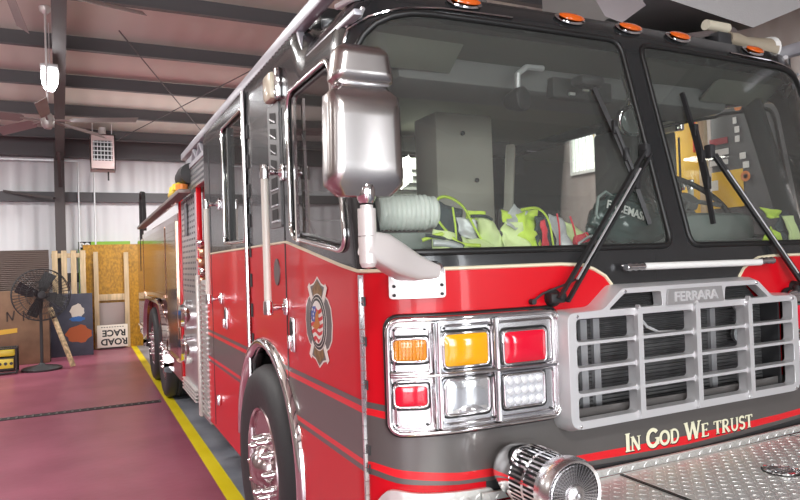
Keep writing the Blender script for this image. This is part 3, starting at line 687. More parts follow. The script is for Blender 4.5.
# ---------------- grille
GF=lambda u,v,t: Vector((u,-.065-t*1.0,v))
outer=rpoly([(-.607,1.038),(.607,1.038),(.607,1.432),(.45,1.436),(.36,1.506),(-.36,1.506),(-.45,1.436),(-.607,1.432)],[.05,.05,.03,.02,.02,.02,.02,.03],4)
cols=[(-.572,-.303),(-.283,-.011),(.011,.283),(.303,.572)]; rows=[(1.066,1.147),(1.158,1.234),(1.245,1.321),(1.332,1.410)]
holes=[]
for ci,(x0,x1) in enumerate(cols):
    for z0,z1 in rows: holes.append(rrect(x0,x1,z0,z1,.014,3))
TL=[(-.425,1.434),(-.165,1.434),(-.172,1.487),(-.350,1.487)]
holes+= [rpoly(TL,.01,3),rpoly([(-a,b) for a,b in TL][::-1],.01,3)]
bm=BM(); sheet(bm,outer,holes,lambda u,v,t:Vector((u,-.065-t,v)),.15,.0); 
# solid: front face then walls back
bm.free(); bm=BM(); sheet(bm,outer,holes,lambda u,v,t:Vector((u*(1+.0),-.065 if t==0 else -.022,v)),.15,.043)
gr=obj('grille',bm,SATIN,T,30)
md=gr.modifiers.new('b','BEVEL'); md.width=.006; md.segments=2; md.limit_method='ANGLE'; md.angle_limit=math.radians(50)
bm=BM()    # flared outer flange
P=outer; n=len(P)
A=[bm.verts.new((u,-.062,v)) for u,v in P]; B_=[bm.verts.new((u*1.022,-.030,1.27+(v-1.27)*1.045)) for u,v in P]; C2=[bm.verts.new((u*1.026,.02,1.27+(v-1.27)*1.05)) for u,v in P]
for i in range(n):
    j=(i+1)%n; bm.faces.new((A[i],A[j],B_[j],B_[i])); bm.faces.new((B_[i],B_[j],C2[j],C2[i]))
obj('grille_flange',bm,SATIN,gr,40)
for x in (-.293,0,.293):
    bm=BM(); prism(bm,[(-.012,1.045),(.012,1.045),(.012,1.425),(0,1.445),(-.012,1.425)],lambda u,v,t:Vector((x+u,-.065-t,v)),-.005,.014); bm_o=obj('grille_bar',bm,SATIN,gr,30)
for x in (-.57,-.35,-.28,0,.28,.35,.57):
    for z in (1.05,1.42) if abs(x) in (.57,.28,0) else (1.494,): bm=BM(); lathe(bm,[(.006,0),(.006,-.005),(0,-.007)],(x,-.066,z),'Y',8); obj('grille_screw',bm,CHROME,gr)
# badge
bm=BM(); sheet(bm,[(-.152,1.434),(.152,1.434),(.142,1.492),(-.142,1.492)],[],lambda u,v,t:Vector((u,-.067-t,v)),.2,-.006); bd=obj('name_badge',bm,mat('badge_grey',(.42,.41,.41),.4,.6),gr,0)
bm=BM(); text_bm(bm,'FERRARA',.05,lambda u,v,t:Vector((u,-.074-t,v+1.446)),.003,sx=1.12,bold=.001); obj('lettering',bm,SATIN,bd,0)
# radiator behind
bm=BM(); box(bm,(0,.085,1.24),(1.14,.02,.40)); obj('radiator',bm,mat('radiator_core',(.13,.13,.13),.45,.3,bump=(22,1,'Z')),T,0)
bm=BM(); box(bm,(-.57,.04,1.23),(.01,.09,.36)); box(bm,(.57,.04,1.23),(.01,.09,.36)); box(bm,(0,.04,1.055),(1.14,.09,.01)); box(bm,(0,.04,1.405),(1.14,.09,.01)); obj('radiator_shroud',bm,DARK,T,0)
bm=BM()
for x in (-.43,-.37,.25,.42): box(bm,(x,.07,1.24),(.03,.02,.34))
for z in (1.15,1.24,1.33): box(bm,(0,.09,z),(1.1,.01,.012))
obj('radiator_brackets',bm,mat('grey_bracket',(.34,.34,.35),.4,.3),T)
bm=BM(); sheet(bm,[(-.43,1.425),(.43,1.425),(.35,1.50),(-.35,1.50)],[],lambda u,v,t:Vector((u,-.006,v)),.2); obj('upper_grille_mesh',bm,mat('black_mesh',(.07,.07,.07),.6,bump=(40,1,'Z')),T,0)
bm=BM(); tube(bm,[(-.2,.03,1.40),(-.16,.02,1.35),(-.10,.02,1.325),(.0,.03,1.32)],.006,6); obj('cable',bm,SATIN,T)
bm=BM(); tube(bm,[(.36,.04,1.40),(.375,.03,1.37),(.37,.04,1.33)],.013,8); obj('hose_loop',bm,SATIN,T)
bm=BM(); lathe(bm,[(.035,0),(.03,.02),(0,.03)],(.37,.03,1.28),'Y',16); obj('filler_cap',bm,mat('cap_pale_grey',(.45,.47,.48),.4),T)
# ---------------- headlight clusters
def cluster(sg):
    F=lambda u,v,t: BODY(sg*u,v,t)
    Fo=lambda o_: (lambda u,v,t: BODY(sg*u,v,o_+t))
    out=rrect(.612,1.207,1.088,1.442,.035,5)
    g=BM(); sheet(g,out,[],Fo(.024),.04,.03); hb=obj('headlight_cluster',g,CHROMR,T,40)
    g=BM(); path_tube(g,out,F,.030,.009); obj('outer_rim',g,CHROME,hb,60)
    g=BM(); path_tube(g,rrect(.602,1.218,1.079,1.451,.04,5),F,.010,.009); obj('rim_gasket',g,GASK,hb,60)
    g=BM()
    for u in (1.072,1.060,.868,.857): path_tube(g,[(u,1.10),(u,1.43)],F,.034,.0065,False,6)
    path_tube(g,[(.62,1.262),(1.2,1.268)],F,.034,.007,False,6); path_tube(g,[(1.09,1.275),(1.2,1.275)],F,.036,.006,False,6)
    for u0,u1 in ((.635,.85),(.875,1.05),(1.085,1.19)):
        for v0,v1 in ((1.108,1.25),(1.275,1.418)): path_tube(g,rrect(u0,u1,v0,v1,.012,3),F,.025,.005,True,6)
    obj('dividers',g,CHROME,hb,60)
    for u in (1.19,1.1,1.04,.88,.84,.65):
        for v in (1.114,1.411,1.246,1.282):
            if random.random()<.5: g=BM(); lathe(g,[(.0045,0),(.0045,-.005),(0,-.006)],F(u,v,.026),'Y',6); obj('screw',g,DARK,hb)
    lamps=[('turn_lamp',1.093,1.194,1.312,1.383,AMBER,.004),('marker_lamp',1.096,1.193,1.170,1.238,REDL,.004),('warning_lamp',.890,1.044,1.287,1.393,YEL,.010),('warning_lamp',.665,.833,1.278,1.386,REDL,.010),('headlamp',.893,1.042,1.137,1.247,CLEARL,.006),('headlamp',.678,.834,1.136,1.242,LEDL,.012)]
    for nm,u0,u1,v0,v1,m,b_ in lamps:
        g=BM(); path_tube(g,rrect(u0,u1,v0,v1,.014,3),F,.030,.0045); lp=obj(nm,g,CHROME,hb,60)
        g=BM(); path_tube(g,rrect(u0-.008,u1+.008,v0-.008,v1+.008,.016,3),F,.024,.004); obj('lamp_gasket',g,GASK,lp,60)
        g=BM(); uc,vc=(u0+u1)/2,(v0+v1)/2; du,dv=(u1-u0)/2,(v1-v0)/2
        if m is LEDL:
            sheet(g,rrect(u0,u1,v0,v1,.012,3),[],lambda u,v,t:BODY(sg*u,v,.030),.03); obj('lens',g,mat('led_backing',(.78,.80,.84),.2,.5),lp,60)
            g=BM()
            for i in range(5):
                for j in range(3):
                    p=F(u0+.022+i*(u1-u0-.044)/4,v0+.02+j*(v1-v0-.04)/2,.030); q=F(u0+.022+i*(u1-u0-.044)/4,v0+.02+j*(v1-v0-.04)/2,.045)
                    d=(q-p).normalized().to_track_quat('Z','Y').to_matrix(); lathe(g,[(.0145,0),(.0145,.002),(.010,.005),(0,.006)],p,'Z',10,rot=d)
            obj('led_optics',g,LEDL,lp,60)
        else:
            sheet(g,rrect(u0,u1,v0,v1,.012,3),[],lambda u,v,t:BODY(sg*u,v,.030+b_*(1-((u-uc)/du)**4)*(1-((v-vc)/dv)**4)),.01); obj('lens',g,m,lp,60)
            if m is AMBER:
                g=BM()
                for i in range(9):
                    for j in range(6): p=F(u0+.012+i*.0098,v0+.01+j*.0105,.035); box(g,p,(.006,.004,.0075))
                obj('lens_grid',g,AMBER,lp)
            if False:
                g=BM(); sheet(g,rrect(u0+.03,u1-.03,v0+.025,v1-.025,.02,3),[],lambda u,v,t:BODY(sg*u,v,.031+b_),.02); obj('reflector_bowl',g,CHROMR,lp,60)
cluster(-1); cluster(1)
# ---------------- bar above the grille
bm=BM(); tube(bm,[BODY(-.22+.65*i/8,1.578-.004*i/8,.035) for i in range(9)],.0135,12); rl=obj('front_hand_bar',bm,WHITE,T)
for a,b in ((-.305,-.22),(.43,.514)):
    bm=BM(); tube(bm,[BODY(a+(b-a)*i/6,1.578,.035) for i in range(7)],[.013,.016,.013,.016,.013,.016,.014],12); tube(bm,[BODY((a+b)/2,1.578,.0),BODY((a+b)/2,1.578,.035)],.012,8); obj('bar_connector',bm,CHROME,rl)
# ---------------- wipers
def wiper(piv,tip,b0,b1,off=.05):
    bm=BM(); p=BODY(*piv,.0); lathe(bm,[(.032,0),(.03,.015),(.018,.03),(0,.034)],p,'Y',16,rot=Matrix.Rotation(PI,3,'Z')); box(bm,BODY(piv[0],piv[1],.03),(.07,.03,.035),None,.01); wp=obj('wiper',bm,RUB,T)
    for d in ((-.012,.0),(.022,-.012)):
        bm=BM(); n=8
        A0=BODY(piv[0]+d[0],piv[1]+d[1],.058); A1=BODY(tip[0]+d[0]*.8,tip[1]+d[1],.045); pts=[A0+(A1-A0)*i/n for i in range(n+1)]
        for i in range(n): bar(bm,pts[i],pts[i+1],.015,.010)
        obj('wiper_arm',bm,RUB,wp)
    bm=BM(); n=8
    A0=BODY(piv[0]+.006,piv[1]-.006,.066); A1=BODY(tip[0]+.006,tip[1]-.006,.053); pts=[A0+(A1-A0)*i/n for i in range(1,n)]
    for i in range(len(pts)-1): bar(bm,pts[i],pts[i+1],.006,.005)
    obj('wash_tube',bm,SATIN,wp)
    bm=BM(); n=10; pts=[BODY(b0[0]+(b1[0]-b0[0])*i/n,b0[1]+(b1[1]-b0[1])*i/n,.012+.012*math.sin(PI*i/n)) for i in range(n+1)]
    for i in range(n): bar(bm,pts[i],pts[i+1],.014,.016)
    for k in (3,5,7): box(bm,pts[k]+Vector((0,-.012,0)),(.022,.014,.05),None,.003)
    bar(bm,pts[3]+Vector((0,-.016,0)),pts[7]+Vector((0,-.016,0)),.014,.01)
    obj('wiper_blade',bm,RUB,wp)
    bm=BM(); box(bm,BODY(tip[0],tip[1],.035),(.03,.035,.055),None,.006); obj('blade_joint',bm,DARK,wp)
wiper((-.612,1.484),(-.105,2.02),(-.275,2.27),(-.135,1.735))
wiper((.70,1.455),(.262,2.035),(.205,2.29),(.215,1.735))
bm=BM(); tube(bm,[BODY(-.70,1.475,.012),BODY(-.66,1.50,.014),BODY(-.56,1.53,.02),BODY(-.5,1.55,.02)],.004,6); lathe(bm,[(.01,-.01),(.01,.01)],BODY(-.70,1.475,.012),'Y',10); obj('washer_hose',bm,DARK,T)
# ---------------- marker lights
for s in (-.79,-.31,0,.29,.80):
    e=lambda r1,r2,o1:[(s+r1*math.cos(a*PI/12),2.543+r2*math.sin(a*PI/12)) for a in range(24)]
    g=BM(); sheet(g,e(.074,.021,0),[],lambda u,v,t:BODY(u,v,.002+.012*max(0,1-((u-s)/.074)**2-((v-2.543)/.021)**2)**.5),.012); ml=obj('roof_marker_light',g,CHROME,T,60)
    g=BM(); sheet(g,[(s+.062*math.cos(a*PI/12),2.545+.016*math.sin(a*PI/12)) for a in range(24)],[],lambda u,v,t:BODY(u,v,.010+.022*max(0,1-((u-s)/.064)**2-((v-2.545)/.018)**2)**.5),.010); obj('marker_lens',g,ORL,ml,60)
# ---------------- mirrors
def mirror(sg,full=True):
    def rb(bm,c,wt,wb,h,d,r=.03,n=7):
        # tapered rounded pod, lofted over height
        L=[]; N=10
        for i in range(N+1):
            t=i/N; z=c[2]-h/2+h*t; e=1
            dz=min(t,1-t)*h; 
            if dz<r: e=1-(1-math.sqrt(max(0,1-((r-dz)/r)**2)))*r/(wb*.5)*1.0
            w_=(wb+(wt-wb)*t)/2*e; dd=d/2*(e if e==1 else max(.35,e-.25))
            P=rrect(-w_,w_,-dd,dd,min(w_,dd)*.7,5); L.append([bm.verts.new((c[0]+u,c[1]+v,z)) for u,v in P])
        for a,b in zip(L,L[1:]):
            for k in range(len(a)): bm.faces.new((a[k],a[(k+1)%len(a)],b[(k+1)%len(b)],b[k]))
        bm.faces.new(L[0][::-1]); bm.faces.new(L[-1])
    X0=1.355
    g=BM(); rb(g,(sg*X0,-.12,1.963),.214,.226,.307,.11,.035); mh=obj('side_mirror',g,MIRM,T,50)
    g=BM(); rb(g,(sg*X0,-.12,2.172),.152,.192,.108,.09,.018); obj('convex_mirror',g,MIRM,mh,50)
    g=BM(); box(g,(sg*X0,-.12,2.120),(.150,.065,.012),None,.004); obj('mirror_joint',g,CHROMR,mh)
    g=BM(); box(g,(sg*X0,-.0625,1.963),(.15,.004,.22),None,.001); obj('mirror_glass',g,mat('mirror_silver',(.9,.9,.9),.01,1),mh)
    g=BM(); lathe(g,[(0,.0),(.018,.0),(.026,.012),(.027,.05),(.022,.058),(0,.06)],(sg*X0,-.135,1.79),seg=20); obj('swivel',g,CHROME,mh)
    g=BM(); tube(g,[(sg*X0,-.135,1.785),(sg*X0,-.135,1.765)],.018,16); tube(g,[(sg*X0,-.135,1.775),(sg*X0,-.135,1.70)],.0255,20); tube(g,[(sg*X0,-.135,1.698),(sg*X0,-.135,1.625)],[.026,.024],20); lathe(g,[(.024,.0),(.018,-.012),(0,-.016)],(sg*X0,-.135,1.625),seg=20); obj('mirror_post',g,mat('pale_enamel_post',(.80,.76,.74),.3,.3,.2),mh)
    # cast arm from the post to the base
    g=BM(); bp=BODY(sg*1.12,1.585,.03)
    sec=[(Vector((sg*1.362,-.135,1.680)),.026,.035),(Vector((sg*1.31,-.12,1.662)),.032,.046),(Vector((sg*1.25,-.08,1.635)),.038,.046),(Vector((sg*1.18,-.03,1.606)),.05,.040),(BODY(sg*1.10,1.592,.045),.065,.024)]
    prev=None
    for i,(p,w_,h_) in enumerate(sec):
        d=(sec[min(i+1,4)][0]-sec[max(i-1,0)][0]).normalized(); u=d.cross(Vector((0,0,1))).normalized(); v=u.cross(d)
        ring=[g.verts.new(p+u*a*w_+v*b*h_) for a,b in rrect(-1,1,-1,1,.45,3)]
        if prev:
            for k in range(len(ring)): g.faces.new((prev[k],prev[(k+1)%len(ring)],ring[(k+1)%len(ring)],ring[k]))
        else: g.faces.new(ring[::-1])
        prev=ring
    g.faces.new(prev); obj('mirror_arm',g,mat('pale_enamel_post',(.80,.76,.74),.3,.3),mh,50)
    g=BM(); sheet(g,rrect(1.028,1.20,1.508,1.602,.01,3),[],lambda u,v,t:BODY(sg*u,v,.022+t),.04,.02); b_=obj('mirror_base',g,mat('base_plate_satin',(.62,.58,.57),.35,.5),mh,40)
    g=BM(); sheet(g,rrect(1.04,1.19,1.565,1.625,.02,3),[],lambda u,v,t:BODY(sg*u,v,.052+t-(.04*max(0,(v-1.6))/.025)),.04,.04); obj('base_cap',g,CHROMR,mh,40)
    for u in (1.042,1.186):
        for v in (1.52,1.548): g=BM(); lathe(g,[(.005,0),(.005,-.006),(0,-.008)],BODY(sg*u,v,.024),'Y',8); obj('base_bolt',g,DARK,mh)
mirror(-1); mirror(1)
# ---------------- bumper
def lozenges(bm,x0,x1,y0,y1,fn,p=.028,L=.013,w_=.0045,h=.0018,skip=None):
    ny=int((y1-y0)/p); nx=int((x1-x0)/p)
    for i in range(nx):
        for j in range(ny):
            cx=x0+(i+.5)*p; cy=y0+(j+.5)*p
            if skip and skip(cx,cy): continue
            a=PI/4 if (i+j)%2 else -PI/4; c,s=math.cos(a),math.sin(a)
            q=[(L,0,0),(0,w_,0),(-L,0,0),(0,-w_,0)]; vb=[bm.verts.new(fn(cx+u*c-v*s,cy+u*s+v*c,0)) for u,v,_ in q]
            vt=[bm.verts.new(fn(cx+u*c-v*s,cy+u*s+v*c,h)) for u,v in ((L*.5,0),(-L*.5,0))]
            bm.faces.new((vb[0],vb[1],vt[1],vt[0])); bm.faces.new((vb[1],vb[2],vt[1])); bm.faces.new((vb[2],vb[3],vt[0],vt[1])); bm.faces.new((vb[3],vb[0],vt[0]))
bm=BM(); pl=rpoly([(-1.25,-.035),(-1.25,-.35),(-1.05,-.62),(1.05,-.62),(1.25,-.35),(1.25,-.035)],[.02,.15,.12,.12,.15,.02],5)
prism(bm,pl,lambda u,v,t:Vector((u,v,t)),.60,.845); bp_=obj('front_bumper',bm,CHROME,T,40)
bm=BM(); prism(bm,[(a*.99,b*.99) for a,b in pl],lambda u,v,t:Vector((u,v,t)),.8455,.850); 
TOPF=lambda u,v,t:Vector((u,v,.850+t))
lozenges(bm,-1.2,1.2,-.57,-.05,TOPF,skip=lambda x,y:(-.38<x<.56 and -.50<y<-.055) or not inpoly(x,y,[(a*.96,b*.95) for a,b in pl]))
obj('tread_deck',bm,TREAD,bp_,0)
bm=BM(); box(bm,(.09,-.275,.852),(.92,.44,.006),None,.002); lozenges(bm,-.36,.54,-.485,-.065,lambda u,v,t:Vector((u,v,.855+t))); hl=obj('deck_hatch',bm,TREAD,bp_,0)
bm=BM(); box(bm,(-.378,-.275,.8515),(.012,.46,.004)); box(bm,(.558,-.275,.8515),(.012,.46,.004)); obj('hatch_seal',bm,GASK,hl,0)
bm=BM(); lathe(bm,[(.058,0),(.058,.006),(.048,.008),(.046,.003),(0,.003)],(.10,-.31,.856),seg=28); box(bm,(.10,-.31,.862),(.085,.02,.008),None,.003); obj('hatch_latch',bm,CHROME,hl)
bm=BM(); lathe(bm,[(.062,0),(.062,.004),(.0,.004)],(.10,-.31,.8545),seg=28); obj('latch_gasket',bm,GASK,hl)
bm=BM(); sheet(bm,[(-.93,.850),(.93,.850),(.93,.876),(-.93,.876)],[],lambda u,v,t:BODY(u,v,.034+t),.04,.01)
lozenges(bm,-.92,.92,.848,.877,lambda u,v,t:BODY(u,v,.035+t),p=.0285); obj('kick_strip',bm,TREAD,bp_,0)
for sg in (-1,1):
    bm=BM(); P_=rpoly([(.86,.845),(.86,.878),(1.0,.885),(1.16,.893),(1.26,.910),(1.27,.80),(1.27,.70)],.01,3)
    P_=rpoly([(.88,.70),(.88,.884),(1.14,.895),(1.225,.912),(1.275,.85),(1.275,.70)],[0,.02,.05,.03,.03,0],3)
    sheet(bm,P_,[],lambda u,v,t:BODY(sg*u,v,.016+t),.04,.012); lozenges(bm,.9,1.26,.71,.9,lambda u,v,t:BODY(sg*u,v,.016+t),skip=lambda a,b:not inpoly(a,b,[(1.08+(x-1.08)*.93,.8+(y-.8)*.88) for x,y in P_])); obj('corner_tread_plate',bm,TREAD,bp_,0)
# ---------------- siren on the bumper
SX,SZ,SR=-.822,.955,.108
bm=BM(); lathe(bm,[(0,.30),(.03,.297),(.06,.28),(.085,.25),(.098,.21),(.102,.17),(.102,.155)],(SX,-.31,SZ),'Y',40); si=obj('siren',bm,CHROME,T,50)
bm=BM(); lathe(bm,[(.094,.155),(.094,.03)],(SX,-.31,SZ),'Y',40)
obj('slot_drum',bm,DARK,si,50)
bm=BM()
for i in range(40):
    a=2*PI*i/40; q=Matrix.Rotation(a,3,'Y'); 
    for y0,y1 in ((.035,.088),(.098,.152)): box(bm,q@Vector((0,0,.101))+Vector((SX,-.31+(y0+y1)/2,SZ)),(.0075,y1-y0,.009),q)
lathe(bm,[(.099,.088),(.106,.088),(.106,.098),(.099,.098)],(SX,-.31,SZ),'Y',40); lathe(bm,[(.099,.15),(.107,.15),(.107,.165),(.099,.165)],(SX,-.31,SZ),'Y',40); obj('slot_bars',bm,CHROME,si)
bm=BM(); lathe(bm,[(.099,.04),(.108,.04),(.114,.02),(.114,-.005),(.106,-.018),(.098,-.014),(.096,-.004),(.096,.01)],(SX,-.31,SZ),'Y',48); obj('front_rim',bm,CHROMR,si,50)
bm=BM(); lathe(bm,[(.096,.0),(.05,-.008),(0,-.01)],(SX,-.31,SZ),'Y',40); obj('face_backing',bm,DARK,si,50)
bm=BM()
for r in (.035,.046,.057,.068,.079,.090):
    lathe(bm,[(r-.0028,-.012),(r,-.017),(r+.0028,-.012)],(SX,-.31,SZ),'Y',48)
for i in range(44):
    a=2*PI*i/44; q=Matrix.Rotation(a,3,'Y'); bar(bm,q@Vector((0,0,.033))+Vector((SX,-.325,SZ)),q@Vector((0,0,.095))+Vector((SX,-.325,SZ)),.0022,.003)
lathe(bm,[(.034,-.01),(.032,-.022),(.018,-.028),(0,-.03)],(SX,-.31,SZ),'Y',28); lathe(bm,[(.012,-.03),(.012,-.034),(0,-.036)],(SX,-.31,SZ),'Y',16); obj('siren_grille',bm,CHROMR,si,40)
bm=BM(); box(bm,(SX,-.22,.838),(.12,.16,.03),None,.004); obj('siren_foot',bm,CHROME,si)
ks=(.90,1.12,.90); si.scale=ks; si.location=(SX*(1-ks[0])-.004,-.31*(1-ks[1])-.0,SZ*(1-ks[2])-.006)
# ---------------- lettering IN GOD WE TRUST (small capitals with serifs)
def arcp(cx,cy,rx,ry,a0,a1,n=14): return [(cx+rx*math.cos(math.radians(a0+(a1-a0)*i/n)),cy+ry*math.sin(math.radians(a0+(a1-a0)*i/n))) for i in range(n+1)]
t_,h_=.17,.07
GL={'I':(.32,[([(.16,0),(.16,1)],t_)],[(.16,0,.3),(.16,1,.3)]),
'N':(.86,[([(.16,0),(.16,1)],.09),([(.16,1),(.70,0)],t_),([(.70,0),(.70,1)],.09)],[(.16,0,.28),(.13,1,.22),(.70,1,.28)]),
'G':(.86,[(arcp(.43,.5,.34,.46,40,330),t_),([(.74,.44),(.74,.10)],t_*.9)],[(.72,.44,.3)]),
'O':(.88,[(arcp(.44,.5,.35,.46,0,360,24),t_)],[]),
'D':(.84,[([(.18,0),(.18,1)],t_),([(.18,.965),(.40,.965)]+arcp(.40,.5,.33,.465,90,-90)+[(.18,.035)],.12)],[(.12,0,.2),(.12,1,.2)]),
'W':(1.2,[([(.12,1),(.36,0)],t_),([(.36,0),(.60,1)],.10),([(.60,1),(.84,0)],t_),([(.84,0),(1.08,1)],.10)],[(.12,1,.26),(.6,1,.2),(1.08,1,.26)]),
'E':(.72,[([(.18,0),(.18,1)],t_),([(.18,.965),(.64,.965)],h_),([(.18,.5),(.52,.5)],h_),([(.18,.035),(.66,.035)],h_),([(.63,.965),(.63,.80)],.06),([(.65,.035),(.65,.22)],.06),([(.52,.6),(.52,.4)],.05)],[(.12,0,.2),(.12,1,.2)]),
'T':(.78,[([(.39,0),(.39,1)],t_),([(.05,.965),(.73,.965)],h_),([(.06,.965),(.06,.76)],.06),([(.72,.965),(.72,.76)],.06)],[(.39,0,.32)]),
'R':(.84,[([(.18,0),(.18,1)],t_),([(.18,.965),(.38,.965)]+arcp(.38,.73,.24,.235,90,-90)+[(.18,.495)],.11),([(.38,.5),(.72,.0)],t_)],[(.18,0,.3),(.12,1,.2),(.74,0,.2)]),
'U':(.86,[([(.18,1),(.18,.36)]+arcp(.44,.36,.26,.33,180,360)+[(.70,1)],.13)],[(.18,1,.3),(.70,1,.26)]),
'S':(.66,[(arcp(.33,.73,.22,.23,25,230,12)+arcp(.33,.27,.23,.24,70,-155,14),.14)],[])}
def stroke(bm,P,w_,fn,off,d):
    n=len(P); L=[];Rr=[]
    for i in range(n):
        a=Vector(P[max(i-1,0)]); b=Vector(P[min(i+1,n-1)]); t=(b-a).normalized(); nn=Vector((-t.y,t.x))*w_/2; L.append(Vector(P[i])+nn); Rr.append(Vector(P[i])-nn)
    Q=[bm.verts.new(fn(p.x,p.y,off+d)) for p in L]; Q2=[bm.verts.new(fn(p.x,p.y,off+d)) for p in Rr]; B1=[bm.verts.new(fn(p.x,p.y,off)) for p in L]; B2=[bm.verts.new(fn(p.x,p.y,off)) for p in Rr]
    for i in range(n-1):
        bm.faces.new((Q[i],Q[i+1],Q2[i+1],Q2[i])); bm.faces.new((B1[i],B1[i+1],Q[i+1],Q[i])); bm.faces.new((Q2[i],Q2[i+1],B2[i+1],B2[i]))
    bm.faces.new((Q[0],Q2[0],B2[0],B1[0])); bm.faces.new((Q[-1],B1[-1],B2[-1],Q2[-1]))
def motto(bm,dx,dz,off,d,grow=0,only=0):
    words=[('I',1),('N',.78),(' ',0),('G',1),('O',.78),('D',.78),(' ',0),('W',1),('E',.78),(' ',0),('T',.78),('R',.78),('U',.78),('S',.78),('T',.78)]
    H=.066; tot=sum((.34*H if k==0 else GL[c][0]*H*k) for c,k in words); sc_=(.385+.312)/tot; x=-.312
    wi=0
    for c,k in words:
        if k==0: x+=.34*H*sc_; wi+=1; continue
        h=H*k; wd,st,se=GL[c]; z0=.908-(x+.3)*.008; hx=h*sc_
        f=lambda u,v,t: BODY(x+u*hx+dx,z0+v*h+dz,t)
        for P,w_ in (st if wi==only else ()): stroke(bm,P,w_*1.22+grow,f,off,d)
        for cx,cy,l in (se if wi==only else ()): stroke(bm,[(cx-l/2-grow/2,cy+(.03 if cy<.5 and cy>.2 else (.03 if cy==0 else -.03))),(cx+l/2+grow/2,cy+(.03 if cy<.5 else -.03))],.06+grow,f,off,d)
        x+=wd*hx
for k in range(4):
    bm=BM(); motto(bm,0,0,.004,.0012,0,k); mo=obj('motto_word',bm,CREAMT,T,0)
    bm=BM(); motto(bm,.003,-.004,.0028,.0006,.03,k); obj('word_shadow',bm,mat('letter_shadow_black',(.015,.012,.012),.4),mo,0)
# ---------------- door emblem (left and right doors)
def emblem(sg):
    cy,cz=.617,1.402; F=lambda o_: (lambda u,v,t: Vector((sg*(1.25+o_+t),cy-u*-1 if 0 else cy+u,cz+v)))
    GOLD=mat('emblem_bronze',(.25,.16,.07),.45,.3,noise=(40,.4)); EG=mat('emblem_grey',(.16,.155,.15),.4,.2); EW=mat('emblem_white',(.82,.80,.74),.4)
    def cross(k):
        pts=[(0,.175),(.035,.150),(.075,.135),(.082,.105),(.070,.062),(.105,.085),(.135,.062),(.142,.02)]
        pts=[(0,.176),(.045,.150),(.096,.140),(.084,.104),(.116,.092),(.148,.060),(.160,0)]
        q=pts+[(a,-b) for a,b in pts[-2::-1]]+[(-a,-b) for a,b in pts[1:]]+[(-a,b) for a,b in pts[-2:0:-1]]
        return [(a*k,b*k) for a,b in q]
    g=BM(); prism(g,cross(1.0),F(.001),0,.001); em=obj('door_emblem',g,EW,T,0)
    g=BM(); prism(g,cross(.955),F(.002),0,.0008); obj('emblem_field',g,EG,em,0)
    for s_ in (1,-1):
        g=BM(); prism(g,[(-.062,s_*.125),(0,s_*.160),(.062,s_*.125),(.045,s_*.098),(0,s_*.088),(-.045,s_*.098)],F(.0028),0,.0008)
        obj('emblem_scroll',g,GOLD,em,0)
    g=BM()
    for a_ in (1,-1):
        for b_ in (1,-1): 
            q=[(.078*a_,.078*b_),(.116*a_,.134*b_),(.094*a_,.150*b_),(.056*a_,.094*b_)]; prism(g,q,F(.003),0,.0012)
    obj('emblem_tools',g,EW,em,0)
    el=lambda rx,rz:[(rx*math.cos(a*PI/16),rz*math.sin(a*PI/16)) for a in range(32)]
    for k,(rx,rz,m) in enumerate(((.102,.110,EW),(.098,.106,mat('emblem_black',(.02,.02,.02),.4)),(.086,.096,EW),(.083,.093,mat('emblem_black',(.02,.02,.02),.4)),(.072,.083,EW))):
        g=BM(); prism(g,el(rx,rz),F(.0036+k*.0008),0,.0007); obj('emblem_ring',g,m,em,0)
    o_=.0036+5*.0008
    g=BM()
    for k in range(5):
        z0=-.066+k*.028; hw=lambda z:.070*math.sqrt(max(0,1-(z/.080)**2)); q=[]
        for i in range(9): u=-1+i/4; q.append((u,z0+.006*math.sin(u*4)))
        top=[(u*hw(z0+.007),z+.007) for u,z in q]; bot=[(u*hw(z0-.007),z-.007) for u,z in q]; prism(g,bot+top[::-1],F(o_),0,.0006)
    obj('flag_stripes',g,mat('flag_red',(.62,.02,.03),.4),em,0)
    g=BM(); d_=1 if sg<0 else -1; prism(g,[(.060*d_,.0),(.066*d_,.03),(.05*d_,.058),(.01*d_,.062),(.0,.0)],F(o_+.0008),0,.0006); obj('flag_canton',g,mat('flag_blue',(.05,.12,.42),.4),em,0)
    g=BM(); prism(g,[(-.03,.05),(.01,.035),(.02,.0),(.05,-.02),(.0,-.03),(-.04,-.01),(-.02,.02)],F(o_+.0016),0,.0006); obj('eagle_shape',g,mat('emblem_orange',(.55,.20,.04),.5),em,0)
    g=BM()
    for a,b in ((.02,.045),(.035,.03),(.045,.048),(.03,.015)): prism(g,[(a*d_+.005*math.cos(k*PI/3),b+.006*math.sin(k*PI/3)) for k in range(6)],F(o_+.0024),0,.0005)
    obj('flag_stars',g,EW,em,0)
emblem(-1); emblem(1)
# ---------------- cab interior
bm=BM(); box(bm,(0,1.65,.95),(2.3,2.9,.04)); obj('cab_floor',bm,INTD,T,0)
bm=BM(); n=48; prev=None
for i in range(n+1):
    s=-1.26+2.52*i/n; p=BODY(s,1.60,-.035); ring=[p,BODY(s,1.640,-.035),BODY(s,1.650,-.06),Vector((p.x*.93,.42,1.675)),Vector((p.x*.93,.60,1.70)),Vector((p.x*.93,.66,1.66)),Vector((p.x*.93,.66,1.15))]
    ring=[bm.verts.new(q) for q in ring]
    if prev:
        for k in range(6): bm.faces.new((prev[k],prev[k+1],ring[k+1],ring[k]))
    prev=ring
obj('dashboard',bm,DASH,T,40)
bm=BM(); box(bm,(.86,.56,1.74),(.52,.2,.16),None,.05); obj('instrument_hood',bm,mat('hood_grey_green',(.20,.23,.215),.6),T)
bm=BM(); box(bm,(-.25,.62,1.55),(.5,.4,.32),None,.06); obj('engine_cover',bm,INT,T)
